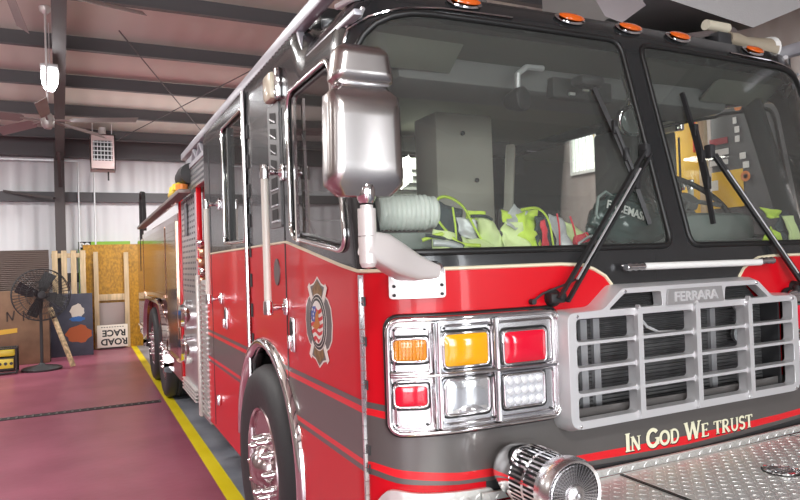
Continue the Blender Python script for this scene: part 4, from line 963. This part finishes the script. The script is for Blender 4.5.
# steering wheel
bm=BM(); q=Matrix.Rotation(math.radians(-48),3,'X'); c=Vector((.85,.66,1.90))
tube(bm,[c+q@Vector((.225*math.cos(2*PI*i/40),0,.225*math.sin(2*PI*i/40))) for i in range(41)],.015,10,caps=False); sw=obj('steering_wheel',bm,RUB,T,60)
bm=BM(); lathe(bm,[(0,-.02),(.05,-.015),(.06,.02),(.03,.06)],c,'Y',20,rot=q)
for a in (.2,PI/2*1.0+.9,PI-.2+.9): tube(bm,[c,c+q@Vector((.22*math.cos(a),0,-.22*math.sin(a)))],.012,8)
tube(bm,[c+q@Vector((0,.05,0)),Vector((.85,.4,1.55))],.03,10); obj('steering_hub',bm,INT,sw)
def seat(x,y,flip=False,nm='crew_seat',h=.75):
    g=BM(); box(g,(x,y,1.32),(.52,.5,.14),None,.05); s_=obj(nm,g,INT,T)
    d=-1 if flip else 1
    g=BM(); box(g,(x,y+d*.26,1.36+h/2),(.50,.14,h),Matrix.Rotation(math.radians(-8*d),3,'X'),.05); obj('backrest',g,INT,s_)
    g=BM(); box(g,(x,y+d*.33,1.42+h),(.28,.1,.2),None,.04); obj('headrest',g,INTD,s_)
    g=BM(); box(g,(x,y,1.12),(.4,.4,.3)); obj('pedestal',g,INTD,s_)
    g=BM(); tube(g,[(x-.18,y+d*.17,2.05),(x-.05,y+d*.12,1.7),(x+.12,y+d*.05,1.42)],.02,6,sx=.3); obj('seat_belt',g,mat('belt_black',(.02,.02,.02),.7),s_)
seat(.62,1.55,h=.45); seat(-.92,1.25,h=.5); seat(-.75,2.5,h=.45); seat(.75,2.5,h=.4); seat(0,2.55,h=.4)
# light cabinet, consoles, pillars, overhead gear
bm=BM(); box(bm,(-.20,1.32,2.08),(.36,.25,.66),None,.015); cb=obj('interior_cabinet',bm,INTL,T)
bm=BM()
for x,z in ((-.3,2.3),(-.22,2.05)): lathe(bm,[(.012,0),(.012,-.01),(0,-.012)],(x+.08,1.19,z),'Y',10)
box(bm,(-.19,1.192,1.82),(.28,.006,.01)); obj('cabinet_catch',bm,INTD,cb)
bm=BM(); bar(bm,(.10,1.2,2.25),(-.04,1.05,1.85),.05,.04,.01); obj('cabinet_strut',bm,INTL,T)
bm=BM(); box(bm,(-.15,2.05,2.15),(.30,.10,.30),None,.01)
lv=obj('louvred_locker',bm,mat('locker_white',(.50,.55,.50),.5),T)
bm=BM()
for k in range(5): box(bm,(-.15,1.993,2.04+k*.045),(.26,.012,.008))
obj('locker_louvre',bm,INTD,lv)
bm=BM(); n=36; prev=None
for i in range(n+1):
    s=-1.24+2.48*i/n; p=BODY(s,2.50,-.04); p2=BODY(s,2.46,-.05)
    ring=[bm.verts.new(v) for v in (p2,(p.x*.96,p.y+.10,2.455),(p.x*.94,p.y+.26,2.44),(p.x*.92,.75,2.50),(p.x*.92,3.1,2.52))]
    if prev:
        for k in range(4): bm.faces.new((prev[k],prev[k+1],ring[k+1],ring[k]))
    prev=ring
obj('headliner',bm,HEADL,T,40)
bm=BM(); box(bm,(0,.62,2.40),(1.9,.3,.13),None,.04); oc=obj('overhead_console',bm,INT,T)
bm=BM(); box(bm,(-.05,.46,2.36),(.34,.05,.09),None,.01); obj('radio_face',bm,INTD,oc)
for x in (-.12,-.04): 
    bm=BM(); box(bm,(x,.43,2.37+x*.3),(.03,.01,.012)); obj('switch_light',bm,WHITE,oc)
for x in (-.95,.95):
    bm=BM(); box(bm,(x,.40,2.425),(.46,.02,.16) ,Matrix.Rotation(math.radians(55),3,'X'),.008); obj('sun_visor',bm,mat('visor_olive',(.15,.155,.12),.7),T)
for sg in (-1,1):
    bm=BM(); box(bm,(sg*1.17,1.5,1.8),(.06,.36,1.3),None,.02); obj('door_pillar_trim',bm,INT,T)
    bm=BM(); box(bm,(sg*1.18,.6,1.42),(.06,.7,.5),None,.02); obj('door_trim',bm,INT,T)
    bm=BM(); bar(bm,(sg*1.13,.27,1.66),(sg*1.10,.46,2.42),.07,.09,.02); obj('windshield_post_trim',bm,INTD,T)
bm=BM(); box(bm,(.18,2.0,2.2),(.07,.12,.8),None,.01); box(bm,(-.02,2.2,2.42),(1.6,.1,.1)); obj('interior_frame',bm,INTD,T)
l=bpy.data.lights.new('cab_fill_light','AREA'); l.size=.3; l.energy=5; l.color=(1,.97,.9)  # unseen area light added to brighten the cab interior
dl=bpy.data.objects.new('cab_fill_light',l); COL.objects.link(dl); dl.location=(0,1.9,2.38); dl.parent=T
# hanging lamps behind the glass
bm=BM(); lathe(bm,[(0,.06),(.03,.05),(.048,.0),(.05,-.03),(.043,-.035),(0,-.03)],(-.45,.38,2.27),'Y',24,rot=Matrix.Rotation(.35,3,'Z')); ho=obj('map_lamp',bm,RUB,T)
bm=BM(); tube(bm,[(-.45,.38,2.31),(-.46,.36,2.37),(-.40,.38,2.41),(-.3,.4,2.42)],.012,8); obj('gooseneck',bm,SATIN,ho)
bm=BM(); lathe(bm,[(.0,-.02),(.03,-.018),(.054,-.005),(.062,.02),(.05,.05),(.02,.07)],(.05,.25,2.19),'Y',28,rot=Matrix.Rotation(-.3,3,'Z')@Matrix.Rotation(.2,3,'X')); rs=obj('round_spot_lamp',bm,mat('spot_lens',(.62,.72,.68),.2,.0,1,bump=(60,.6,'X')),T)
bm=BM(); lathe(bm,[(.060,-.004),(.067,.0),(.067,.03),(.06,.04)],(.05,.25,2.19),'Y',28,rot=Matrix.Rotation(-.3,3,'Z')@Matrix.Rotation(.2,3,'X')); tube(bm,[(.05,.26,2.25),(.05,.27,2.31),(.05,.3,2.4)],.01,8); tube(bm,[(.01,.25,2.245),(.02,.25,2.28),(.07,.25,2.27),(.085,.25,2.235)],.006,6); obj('lamp_bezel',bm,CHROME,rs)
bm=BM(); box(bm,(-.12,.33,2.36),(.13,.08,.05),None,.02); obj('overhead_camera',bm,RUB,T)
# hand set hanging in the driver's window
bm=BM(); box(bm,(.42,.5,2.34),(.09,.02,.15),None,.01); obj('hanging_card',bm,mat('pale_card',(.35,.34,.36),.6),T)
# ---------------- ladder over the cab
LG=mat('ladder_grey',(.50,.50,.54),.35,.4)
for sg in (-1,1):
    X=sg*1.22
    bm=BM(); bar(bm,(X,-.1,2.635),(X,4.4,2.635),.05,.06,.008); la=obj('ladder_top_rail',bm,LG,T)
    bm=BM(); bar(bm,(X,.20,2.462),(X,.76,2.462),.03,.022,.004); obj('ladder_lower_rail',bm,LG,la)
    bm=BM(); bar(bm,(X,.755,2.455),(X,.84,2.61),.03,.022,.004); obj('ladder_brace',bm,LG,la)
    for y in (3.3,3.6):
        bm=BM(); bar(bm,(X,y,2.49),(X,y+.17,2.61),.025,.02); bar(bm,(X,y+.3,2.49),(X,y+.17,2.61),.025,.02); obj('ladder_brace',bm,LG,la)
    bm=BM(); bar(bm,(X,3.1,2.485),(X,4.3,2.485),.04,.035); obj('ladder_lower_rail',bm,LG,la)
    bm=BM(); bar(bm,(sg*1.215,.30,2.475),(sg*1.19,.33,2.40),.03,.02,.003); bar(bm,(sg*1.18,.25,2.50),(sg*1.19,.33,2.43),.012,.012); tube(bm,[(sg*1.21,.42,2.56),(sg*1.19,.32,2.555),(sg*1.1,.26,2.575)],.012,8); obj('ladder_hook',bm,SATIN,la)
bm=BM()
for i in range(12): tube(bm,[(-1.2,.9+i*.26,2.63),(1.2,.9+i*.26,2.63)],.012,8)
obj('ladder_rungs',bm,LG,T)
bm=BM(); box(bm,(-1.0,.53,2.70),(.16,.2,.09),None,.03); obj('cable_box',bm,mat('box_ivory_grey',(.45,.44,.40),.5),T)
# platform basket corner over the right front
def hull(name,pts,m,parent,bev=0):
    g=BM(); [g.verts.new(p) for p in pts]; r=bmesh.ops.convex_hull(g,input=g.verts); return obj(name,g,m,parent,30)
hull('platform_basket',[(.50,.52,2.90),(.92,.30,2.715),(1.30,.15,2.875),(1.38,.1,3.35),(.45,.42,3.35),(.6,1.5,2.92),(1.25,1.4,2.95),(.6,1.5,3.4),(1.25,1.5,3.4)],mat('basket_light_grey',(.30,.29,.285),.55,.1,bump=(120,.15,'noise')),T)
hull('ladder_tip_plate',[(.0,.42,2.80),(.06,.4,2.69),(.14,.38,2.665),(.28,.37,2.76),(.25,.45,2.85),(.02,.5,2.95),(.3,.5,2.95)],mat('tip_grey',(.40,.36,.37),.4,.4),T)
bm=BM(); prism(bm,[(.34,2.61),(.48,2.61),(.85,2.70),(.82,2.715)],lambda u,v,t:Vector((u,.33+t,v)),0,.06); obj('roof_bracket',bm,CHROMR,T)
bm=BM(); lathe(bm,[(.0,0),(.025,.0),(.025,.15),(0,.15)],(.62,.33,2.70),'X',16); ah=obj('air_horn',bm,mat('horn_ivory',(.62,.58,.45),.4),T)
bm=BM(); lathe(bm,[(.03,.14),(.035,.2),(.03,.26),(.04,.33),(.055,.42),(.06,.44),(.05,.45)],(.62,.32,2.66),'X',18,rot=Matrix.Rotation(.08,3,'Y')); obj('horn_bell',bm,mat('horn_tan',(.42,.36,.27),.45,.2),ah)
bm=BM(); lathe(bm,[(.055,0),(.062,.03),(.03,.05),(0,.055)],(1.04,.32,2.63),'X',18); obj('horn_cap',bm,WHITE,ah)
bm=BM(); box(bm,(.72,.34,2.64),(.10,.08,.06),None,.01); box(bm,(.95,.34,2.62),(.25,.06,.04),None,.01); obj('horn_mount',bm,DARK,ah)
for x,y in ((-.62,.40),(-.40,.42),(-.30,.44)):
    bm=BM(); lathe(bm,[(.05,0),(.055,.02),(.04,.06),(0,.07)],(x,y,2.60),seg=18); obj('roof_beacon',bm,mat('beacon_chrome',(.6,.6,.62),.15,.9),T)
# ---------------- pump section and rear body
RPOL=mat('reflective_body_red',(.36,.10,.08),.12,.55,.8)
ROLL=mat('rollup_door_metal',(.42,.27,.20),.10,.95,0)
PNK=mat('pump_panel_red',(.50,.06,.09),.2,.4,.8)
PERF=mat('punched_aluminium',(.55,.55,.56),.3,.8)
for sg in (-1,1):
    sd='side'
    bm=BM(); box(bm,(sg*.72,3.48,1.45),(.9,.62,1.8)); obj('pump_panel',bm,PNK,T)
    bm=BM(); box(bm,(sg*1.20,3.30,1.0),(.10,.30,1.06),None,.008)
    for i in range(26): box(bm,(sg*1.255,3.30,.52+i*.039),(.016,.27,.014),Matrix.Rotation(.3*sg,3,'Y'))
    obj('ribbed_step_panel',bm,mat('ribbed_silver',(.62,.60,.58),.3,.8),T)
    bm=BM(); box(bm,(sg*1.262,3.50,1.02),(.03,.06,1.10),None,.008); obj('panel_edge',bm,mat('pale_edge_trim',(.70,.66,.62),.35,.3),T)
    bm=BM(); box(bm,(sg*1.22,3.155,1.95),(.05,.02,1.1),None,.004); obj('cab_edge_trim',bm,RED,T)
    bm=BM(); box(bm,(sg*1.18,4.18,1.42),(.10,.84,1.66)); 
    for i in range(8):
        for j in range(17): box(bm,(sg*1.2305,3.82+i*.1,1.42+j*.05),(.003,.045,.018),mi=1)
    obj('punched_panel',bm,[PERF,mat('punch_shadow_grey',(.10,.10,.11),.5)],T,0)
    bm=BM()
    box(bm,(sg*1.225,4.66,1.42),(.04,.05,1.75),None,.008); obj('red_post',bm,RED,T); bm=BM(); box(bm,(sg*1.20,3.74,1.42),(.04,.04,1.75),None,.008)
    obj('red_post',bm,RED,T)
    bm=BM()
    for k,(y,z) in enumerate(((4.1,1.22),(4.15,.92))): lathe(bm,[(.13,0),(.13,.06),(.10,.07),(.10,.1),(0,.1)],(sg*1.23,y,z),'X',20,rot=Matrix.Rotation(PI if sg<0 else 0,3,'Z'))
    obj('hose_inlet_cap',bm,CHROME,T)
    bm=BM()
    for i in range(4): box(bm,(sg*1.20,4.2,.52+i*.03),(.12,.8,.01))
    obj('side_step',bm,TREAD,T)
    bm=BM(); box(bm,(sg*1.245,4.2,2.05),(.014,.10,.28),None,.004); obj('slot_handle',bm,mat('grey_slot',(.2,.2,.21),.4,.5),T)
    for i in range(6):
        bm=BM(); y=3.52+.07*(i%2); z=1.44+i*.075; lathe(bm,[(.035,0),(.035,.05),(.02,.07),(0,.07)],(sg*1.17,y,z),'X',14,rot=Matrix.Rotation(PI if sg<0 else 0,3,'Z')); tube(bm,[(sg*1.18,y,z),(sg*1.24,y+.05,z+.03)],.014,8); obj('valve',bm,mat('copper_valve',(.60,.36,.22),.3,.7) if i%3!=2 else CHROME,T)
    # rear body with wheel cut-outs
    g=BM(); W1,W2=6.45,7.85
    P=[(4.7,.55),(5.75,.55)]+[(W1-.66*math.cos(PI*i/12),.60+.60*math.sin(PI*i/12)) for i in range(0,7)]+[(W2+.66*math.sin(PI/2*i/6),.60+.60*math.cos(PI/2*i/6)) for i in range(0,7)]+[(9.8,.60),(9.8,2.15),(4.7,2.15)]
    sheet(g,P,[],sidefn(sg),.3,.06); rbd=obj('rear_body_side',g,RPOL,T,40)
    for y0,y1 in ((4.78,5.62),(5.75,8.5),(8.62,9.7)):
        z0=.72 if y1-y0<1.5 else 1.30
        g=BM(); box(g,(sg*1.258,(y0+y1)/2,(z0+2.08)/2),(.012,y1-y0,2.08-z0)); rd=obj('rollup_door',g,ROLL,T,0)
        g=BM()
        for i in range(int((2.05-z0)/.05)): tube(g,[(sg*1.264,y0+.01,z0+.03+i*.05),(sg*1.264,y1-.01,z0+.03+i*.05)],.003,5)
        box(g,(sg*1.272,(y0+y1)/2,z0+.02),(.02,y1-y0-.05,.03)); obj('door_ribs',g,ROLL,rd)
    g=BM(); prev=None
    pts=[(5.77,.5)]+[(W1-.68*math.cos(PI*i/12),.60+.62*math.sin(PI*i/12)) for i in range(0,7)]+[(W2+.68*math.sin(PI/2*i/6),.60+.62*math.cos(PI/2*i/6)) for i in range(0,7)]+[(W2+.68,.5)]
    for (a,b) in pts:
        ring=[g.verts.new((sg*1.22,a,b-.02)),g.verts.new((sg*1.30,a,b)),g.verts.new((sg*1.30,a,b+.045)),g.verts.new((sg*1.25,a,b+.055))]
        if prev:
            for k in range(3): g.faces.new((prev[k],prev[k+1],ring[k+1],ring[k]))
        prev=ring
    obj('rear_fender',g,CHROME,T,50)
    for y in (W1,W2): wheel('rear_wheel',sg,y,1.225,.50,T,False)
    g=BM(); box(g,(sg*1.05,7.15,.8),(.1,2.75,.85)); obj('rear_wheel_well',g,mat('wheel_well_black',(.012,.012,.012),.8),T)
    g=BM(); bar(g,(sg*1.31,3.75,2.255),(sg*1.31,8.35,2.225),.10,.035,.006); obj('side_awning_rail',g,mat('brown_grey_rail',(.24,.20,.18),.4,.4),T)
    g=BM(); tube(g,[(sg*1.24,9.1,1.6),(sg*1.24,9.1,2.72),(sg*1.24,8.95,2.80),(sg*1.24,8.6,2.76),(sg*1.24,8.55,2.45),(sg*1.24,8.55,2.2)],.03,8); obj('rear_grab_hoop',g,RUB,T)
    g=BM(); bar(g,(sg*1.0,3.0,2.47),(sg*1.0,3.35,2.5),.1,.2); obj('deck_bracket',g,DARK,T)
bm=BM(); box(bm,(0,7.25,1.4),(2.36,5.0,1.48)); box(bm,(0,4.2,1.4),(2.2,1.0,1.5)); obj('body_core',bm,mat('core_dark_red',(.2,.02,.03),.5),T)
bm=BM(); box(bm,(0,5.5,.55),(.9,9.8,.25)); box(bm,(-.0,3.9,.40),(1.9,.5,.25)); box(bm,(-.95,2.7,.42),(.3,.5,.2)); obj('chassis',bm,mat('chassis_black',(.015,.015,.016),.6),T)
bm=BM(); box(bm,(-1.18,3.85,2.38),(.10,1.3,.19)); 
for i in range(26):
    for j in range(4): box(bm,(-1.2305,3.25+i*.047,2.315+j*.043),(.003,.026,.02),mi=1)
obj('punched_box',bm,[PERF,mat('punch_shadow_grey',(.10,.10,.11),.5)],T,0)
bm=BM(); box(bm,(-.95,5.1,2.55),(.3,.1,.5)); obj('deck_wall',bm,mat('grey_deck_wall',(.5,.5,.53),.4,.3),T)
bm=BM(); lathe(bm,[(0,-.22),(.09,-.2),(.10,0),(.09,.2),(0,.22)],(-1.22,4.15,2.43),'Y',20); obj('hose_reel',bm,RUB,T)
bm=BM(); box(bm,(-1.31,4.28,2.29),(.10,.40,.04),None,.015); lathe(bm,[(.06,0),(.05,.05),(0,.07)],(-1.31,4.1,2.30),seg=14); lathe(bm,[(.05,0),(.04,.06),(0,.08)],(-1.31,4.4,2.30),seg=14); obj('yellow_fitting',bm,mat('fitting_yellow',(.85,.62,.03),.35),T)
bm=BM(); lathe(bm,[(.05,0),(.05,.05),(0,.06)],(-1.31,3.9,2.275),seg=12); obj('orange_fitting',bm,mat('fitting_orange',(.85,.25,.03),.35),T)
bm=BM(); lathe(bm,[(0,-.08),(.03,-.07),(.04,0),(.03,.07),(0,.08)],(-1.20,3.02,2.34),'Z',14); obj('blue_reflection',bm,mat('reflection_blue',(.02,.09,.35),.25),T)  # solid blob standing in for a blue reflection in the glossy body
bm=BM(); lathe(bm,[(0,-.07),(.035,-.06),(.04,0),(.035,.06),(0,.07)],(-1.20,3.02,2.12),'Z',14); obj('amber_reflection',bm,mat('reflection_amber',(.85,.45,.03),.3),T)  # same for the amber reflection below it, modelled as a solid
bm=BM(); box(bm,(0,9.83,1.4),(2.4,.06,1.5),None,.01); obj('rear_panel',bm,REDS,T)
bm=BM(); box(bm,(-1.262,2.72,.73),(.03,.05,.07),None,.01); obj('side_marker',bm,CHROME,T)

# ================================================================== THINGS ON THE DASH
t=root('ribbed_canister','white ribbed plastic canister lying on the dash behind the chrome side mirror','container',(-1.05,.235,1.695),0)
bm=BM(); pr_=[(0,-.112),(.040,-.112)]
for i in range(13): pr_+=[(.060-.006*(i>10),-.104+i*.0165),(.0635-.006*(i>10),-.098+i*.0165),(.060-.006*(i>10),-.092+i*.0165)]
pr_+=[(.045,.112),(0,.113)]; lathe(bm,pr_,(0,0,0),'X',28,rot=Matrix.Rotation(-.18,3,'Z')); obj('body',bm,mat('milky_plastic',(.80,.84,.80),.35,0,.3),t)
bm=BM(); box(bm,(0,.05,-.10),(.26,.14,.06),None,.01); obj('stand',bm,DASH,t)
LIME=mat('lime_vest_fabric',(.66,.88,.09),.7,noise=(30,.1)); SILV=mat('silver_reflective_tape',(.62,.63,.65),.4,.2); NAVY=mat('dark_mesh_fabric',(.04,.06,.07),.8); VRED=mat('red_vest_trim',(.80,.03,.06),.6); LIMEP=mat('pale_lime_fabric',(.80,.92,.45),.7)
def fold(t,name,m,P0,P1,h0,h1,dep,ph,n=14,k=8,th=.006):
    """a crumpled strip of cloth between two ground points; rises from h0 to h1"""
    g=BM(); G=[]
    for i in range(n+1):
        u=i/n; row=[]
        for j in range(k+1):
            v=j/k; bx=P0[0]+(P1[0]-P0[0])*u; by=P0[1]+(P1[1]-P0[1])*u
            z=h0+(h1-h0)*math.sin(v*PI*.62)*(.75+.25*math.sin(u*5+ph))+.012*math.sin(u*17+ph+v*4)
            y=by+dep*v+.018*math.sin(u*11+ph*2+v*6)
            row.append(g.verts.new((bx+.02*math.sin(v*7+ph),y,z)))
        G.append(row)
    for i in range(n):
        for j in range(k): g.faces.new((G[i][j],G[i+1][j],G[i+1][j+1],G[i][j+1]))
    o=obj(name,g,m,t,70); s=o.modifiers.new('s','SOLIDIFY'); s.thickness=th; s.offset=1; return o
def ribbon3(t,name,m,pts,w_,th=.006):
    g=BM(); P=[Vector(p) for p in pts]; Q=[]
    for i in range(len(P)-1):
        for j in range(5): 
            a,b=P[i],P[i+1]; p0=P[max(i-1,0)]; p3=P[min(i+2,len(P)-1)]; s=j/5
            Q.append(.5*((2*a)+(b-p0)*s+(2*p0-5*a+4*b-p3)*s*s+(-p0+3*a-3*b+p3)*s**3))
    Q.append(P[-1]); prev=None
    for i,p in enumerate(Q):
        d=(Q[min(i+1,len(Q)-1)]-Q[max(i-1,0)]).normalized(); u=d.cross(Vector((.3,-1,.1))).normalized()
        ring=(g.verts.new(p+u*w_/2),g.verts.new(p+Vector((0,-.004,0))),g.verts.new(p-u*w_/2))
        if prev:
            for k in (0,1): g.faces.new((prev[k],ring[k],ring[k+1],prev[k+1]))
        prev=ring
    o=obj(name,g,m,t,70); s=o.modifiers.new('s','SOLIDIFY'); s.thickness=th; s.offset=0; return o
from mathutils import noise as mn
def crumple(t,name,m,P,h=.03,seed=0,n=12,th=.004):
    """flat quad of cloth (four 3d corners) with sharp crumples, given a thickness"""
    a,b,c,d=[Vector(p) for p in P]; g=BM(); G=[]
    for i in range(n+1):
        u=i/n; row=[]
        for k in range(n+1):
            v=k/n; p=(a*(1-u)+b*u)*(1-v)+(d*(1-u)+c*u)*v
            q=Vector((p.x*14+seed,p.z*14,seed*3.7)); w1=abs(mn.noise(q)); w2=mn.noise(q*2.1)
            row.append(g.verts.new(p+Vector((.25*h*w2,-h*(w1*2-.3)-.3*h*w2,.35*h*mn.noise(q+Vector((5,5,5)))))))
        G.append(row)
    for i in range(n):
        for k in range(n): g.faces.new((G[i][k],G[i+1][k],G[i+1][k+1],G[i][k+1]))
    o=obj(name,g,m,t,50); s_=o.modifiers.new('s','SOLIDIFY'); s_.thickness=th; return o
t=root('safety_vest','lime high visibility vest crumpled beside the white ribbed canister','vest',(-.83,.2,1.56))
crumple(t,'dark_mesh_panel',NAVY,[(-.13,.03,.0),(.02,.02,.0),(.02,.05,.15),(-.09,.05,.18)],.02,1)
crumple(t,'lime_panel',LIMEP,[(-.17,-.06,.0),(-.03,-.07,.0),(-.06,-.03,.05),(-.15,-.03,.075)],.03,2)
crumple(t,'lime_panel',LIMEP,[(-.06,-.05,.0),(.10,-.05,.0),(.06,.0,.04),(-.03,.0,.045)],.03,3)
crumple(t,'lime_panel',LIMEP,[(.05,-.02,.005),(.155,-.02,.0),(.13,.02,.10),(.05,.0,.125)],.035,5)
crumple(t,'lime_panel',LIME,[(.01,.0,.115),(.09,.0,.105),(.10,.02,.135),(.02,.02,.145)],.02,9)
crumple(t,'silver_panel',SILV,[(-.02,.01,.045),(.055,.0,.03),(.04,.02,.12),(-.02,.02,.12)],.015,4)
ribbon3(t,'lime_binding',LIME,[(-.125,0,.11),(-.115,0,.175),(-.07,0,.187),(-.01,0,.155),(.03,.0,.09),(.06,-.01,.03)],.010,.003)
ribbon3(t,'lime_binding',LIME,[(-.14,-.01,.13),(-.10,-.02,.075),(-.06,-.03,.03)],.010,.003)
ribbon3(t,'lime_binding',LIME,[(-.058,-.01,.15),(-.055,-.02,.08),(-.06,-.03,.03)],.009,.003)
ribbon3(t,'lime_binding',LIME,[(-.20,-.04,.035),(-.12,-.055,.055),(-.06,-.06,.02),(.02,-.06,.012)],.012,.003)
ribbon3(t,'dark_binding',NAVY,[(-.19,-.045,.052),(-.12,-.06,.038),(-.05,-.065,.012)],.010,.003)
ribbon3(t,'dark_binding',NAVY,[(.02,.0,.12),(.07,-.02,.118),(.10,-.02,.105)],.010,.003)
ribbon3(t,'reflective_band',SILV,[(-.17,-.06,.025),(-.11,-.07,.02),(-.06,-.07,.004)],.022,.003)
t=root('safety_vest','rolled lime vest with red trim and silver bands in the middle of the dash','vest',(-.48,.2,1.56))
crumple(t,'lime_panel',LIMEP,[(-.22,-.03,.0),(-.10,-.03,.0),(-.12,.0,.09),(-.20,.0,.10)],.03,11)
crumple(t,'lime_panel',LIME,[(-.14,-.02,.0),(-.04,-.02,.0),(-.02,.02,.15),(-.14,.02,.13)],.035,12)
crumple(t,'dark_mesh_panel',NAVY,[(-.06,-.03,.0),(.02,-.03,.0),(.01,.0,.12),(-.05,.0,.12)],.025,13)
crumple(t,'lime_panel',LIMEP,[(.06,-.03,.01),(.19,-.02,.03),(.17,.02,.09),(.06,.02,.115)],.025,14)
crumple(t,'silver_panel',SILV,[(.015,-.045,.0),(.085,-.045,.0),(.075,-.01,.11),(.015,-.01,.13)],.015,15)
crumple(t,'silver_panel',SILV,[(-.20,-.02,.085),(-.15,-.03,.065),(-.08,.0,.14),(-.13,.02,.165)],.02,16)
crumple(t,'red_panel',VRED,[(-.055,-.05,.0),(-.02,-.05,.0),(-.015,-.02,.11),(-.045,-.02,.10)],.02,17)
crumple(t,'red_panel',VRED,[(.10,-.05,.0),(.19,-.04,.02),(.195,-.02,.055),(.12,-.02,.035)],.025,18)
crumple(t,'lime_panel',LIME,[(-.20,-.02,.10),(-.15,-.02,.085),(-.15,.02,.14),(-.19,.02,.145)],.015,19)
ribbon3(t,'red_trim',VRED,[(.012,-.06,.125),(.016,-.065,.07),(.012,-.07,.005)],.009,.003)
ribbon3(t,'red_trim',VRED,[(.078,-.055,.115),(.086,-.065,.07),(.094,-.07,.005)],.010,.003)
ribbon3(t,'lime_binding',LIME,[(-.13,-.03,.14),(-.06,-.04,.145),(-.02,-.05,.10),(-.01,-.06,.005)],.010,.003)
ribbon3(t,'white_binding',SILV,[(.10,-.06,.005),(.14,-.07,.03),(.19,-.05,.04)],.010,.003)
t=root('safety_vest','lime vest lying at the steering wheel end of the dash, farthest from the mirror','vest',(.95,.22,1.56))
crumple(t,'lime_panel',LIME,[(-.14,.0,.0),(-.03,-.02,.0),(.0,.0,.04),(-.10,.0,.07)],.02,21)
crumple(t,'lime_panel',LIME,[(-.15,.0,.16),(-.08,.0,.105),(-.01,.0,.11),(.0,.01,.145)],.02,22)
crumple(t,'dark_mesh_panel',NAVY,[(-.02,.02,.0),(.12,.02,.0),(.12,.04,.14),(.02,.04,.13)],.03,23)
crumple(t,'lime_panel',LIMEP,[(.02,-.02,.0),(.14,.0,.0),(.13,.02,.12),(.05,.02,.12)],.03,24)
# face mask bag
t=root('face_mask_bag','dark green drawstring bag with white FACEMASK lettering leaning on the windshield centre post','bag',(.03,.27,1.56))
BAG=mat('dark_green_vinyl',(.05,.085,.08),.25,0,.5)
bm=BM(); bmesh.ops.create_icosphere(bm,subdivisions=5,radius=1)
from mathutils import noise as mn
for v in bm.verts:
    p=v.co.copy(); n1=mn.noise(p*2.3+Vector((3,1,2)))*.16+mn.noise(p*5)*.07
    s=1+n1; z=p.z*s; wz=1.05-.25*z
    v.co=Vector((p.x*s*.215*wz-.02*z,p.y*s*.075,.115+z*.115))
    if v.co.z<.003: v.co.z=.003
obj('bag_body',bm,BAG,t,70)
bm=BM(); tube(bm,[(-.17,-.03,.06),(-.215,-.03,.13),(-.20,-.03,.20),(-.15,-.02,.225),(-.10,-.02,.20),(-.13,-.03,.14)],.006,8); tube(bm,[(.14,-.06,.10),(.17,-.08,.06),(.16,-.08,.02)],.006,8); obj('drawstring',bm,mat('grey_cord',(.35,.42,.40),.5),t)
bm=BM(); lathe(bm,[(.012,-.02),(.016,0),(.012,.02)],(.15,-.085,.075),seg=12); lathe(bm,[(.006,-.02),(.012,0),(.006,.02)],(.17,-.08,.05),'X',12); obj('cord_lock',bm,SATIN,t)
bm=BM(); ca,sa=math.cos(-.26),math.sin(-.26)
text_bm(bm,'FACEMASK',.046,lambda u,v,tt:Vector((-.105+u*ca-v*sa,-.094+.5*(u*u)-tt,.125+u*sa+v*ca)),.001,bold=.001); obj('lettering',bm,WHITE,t,0)
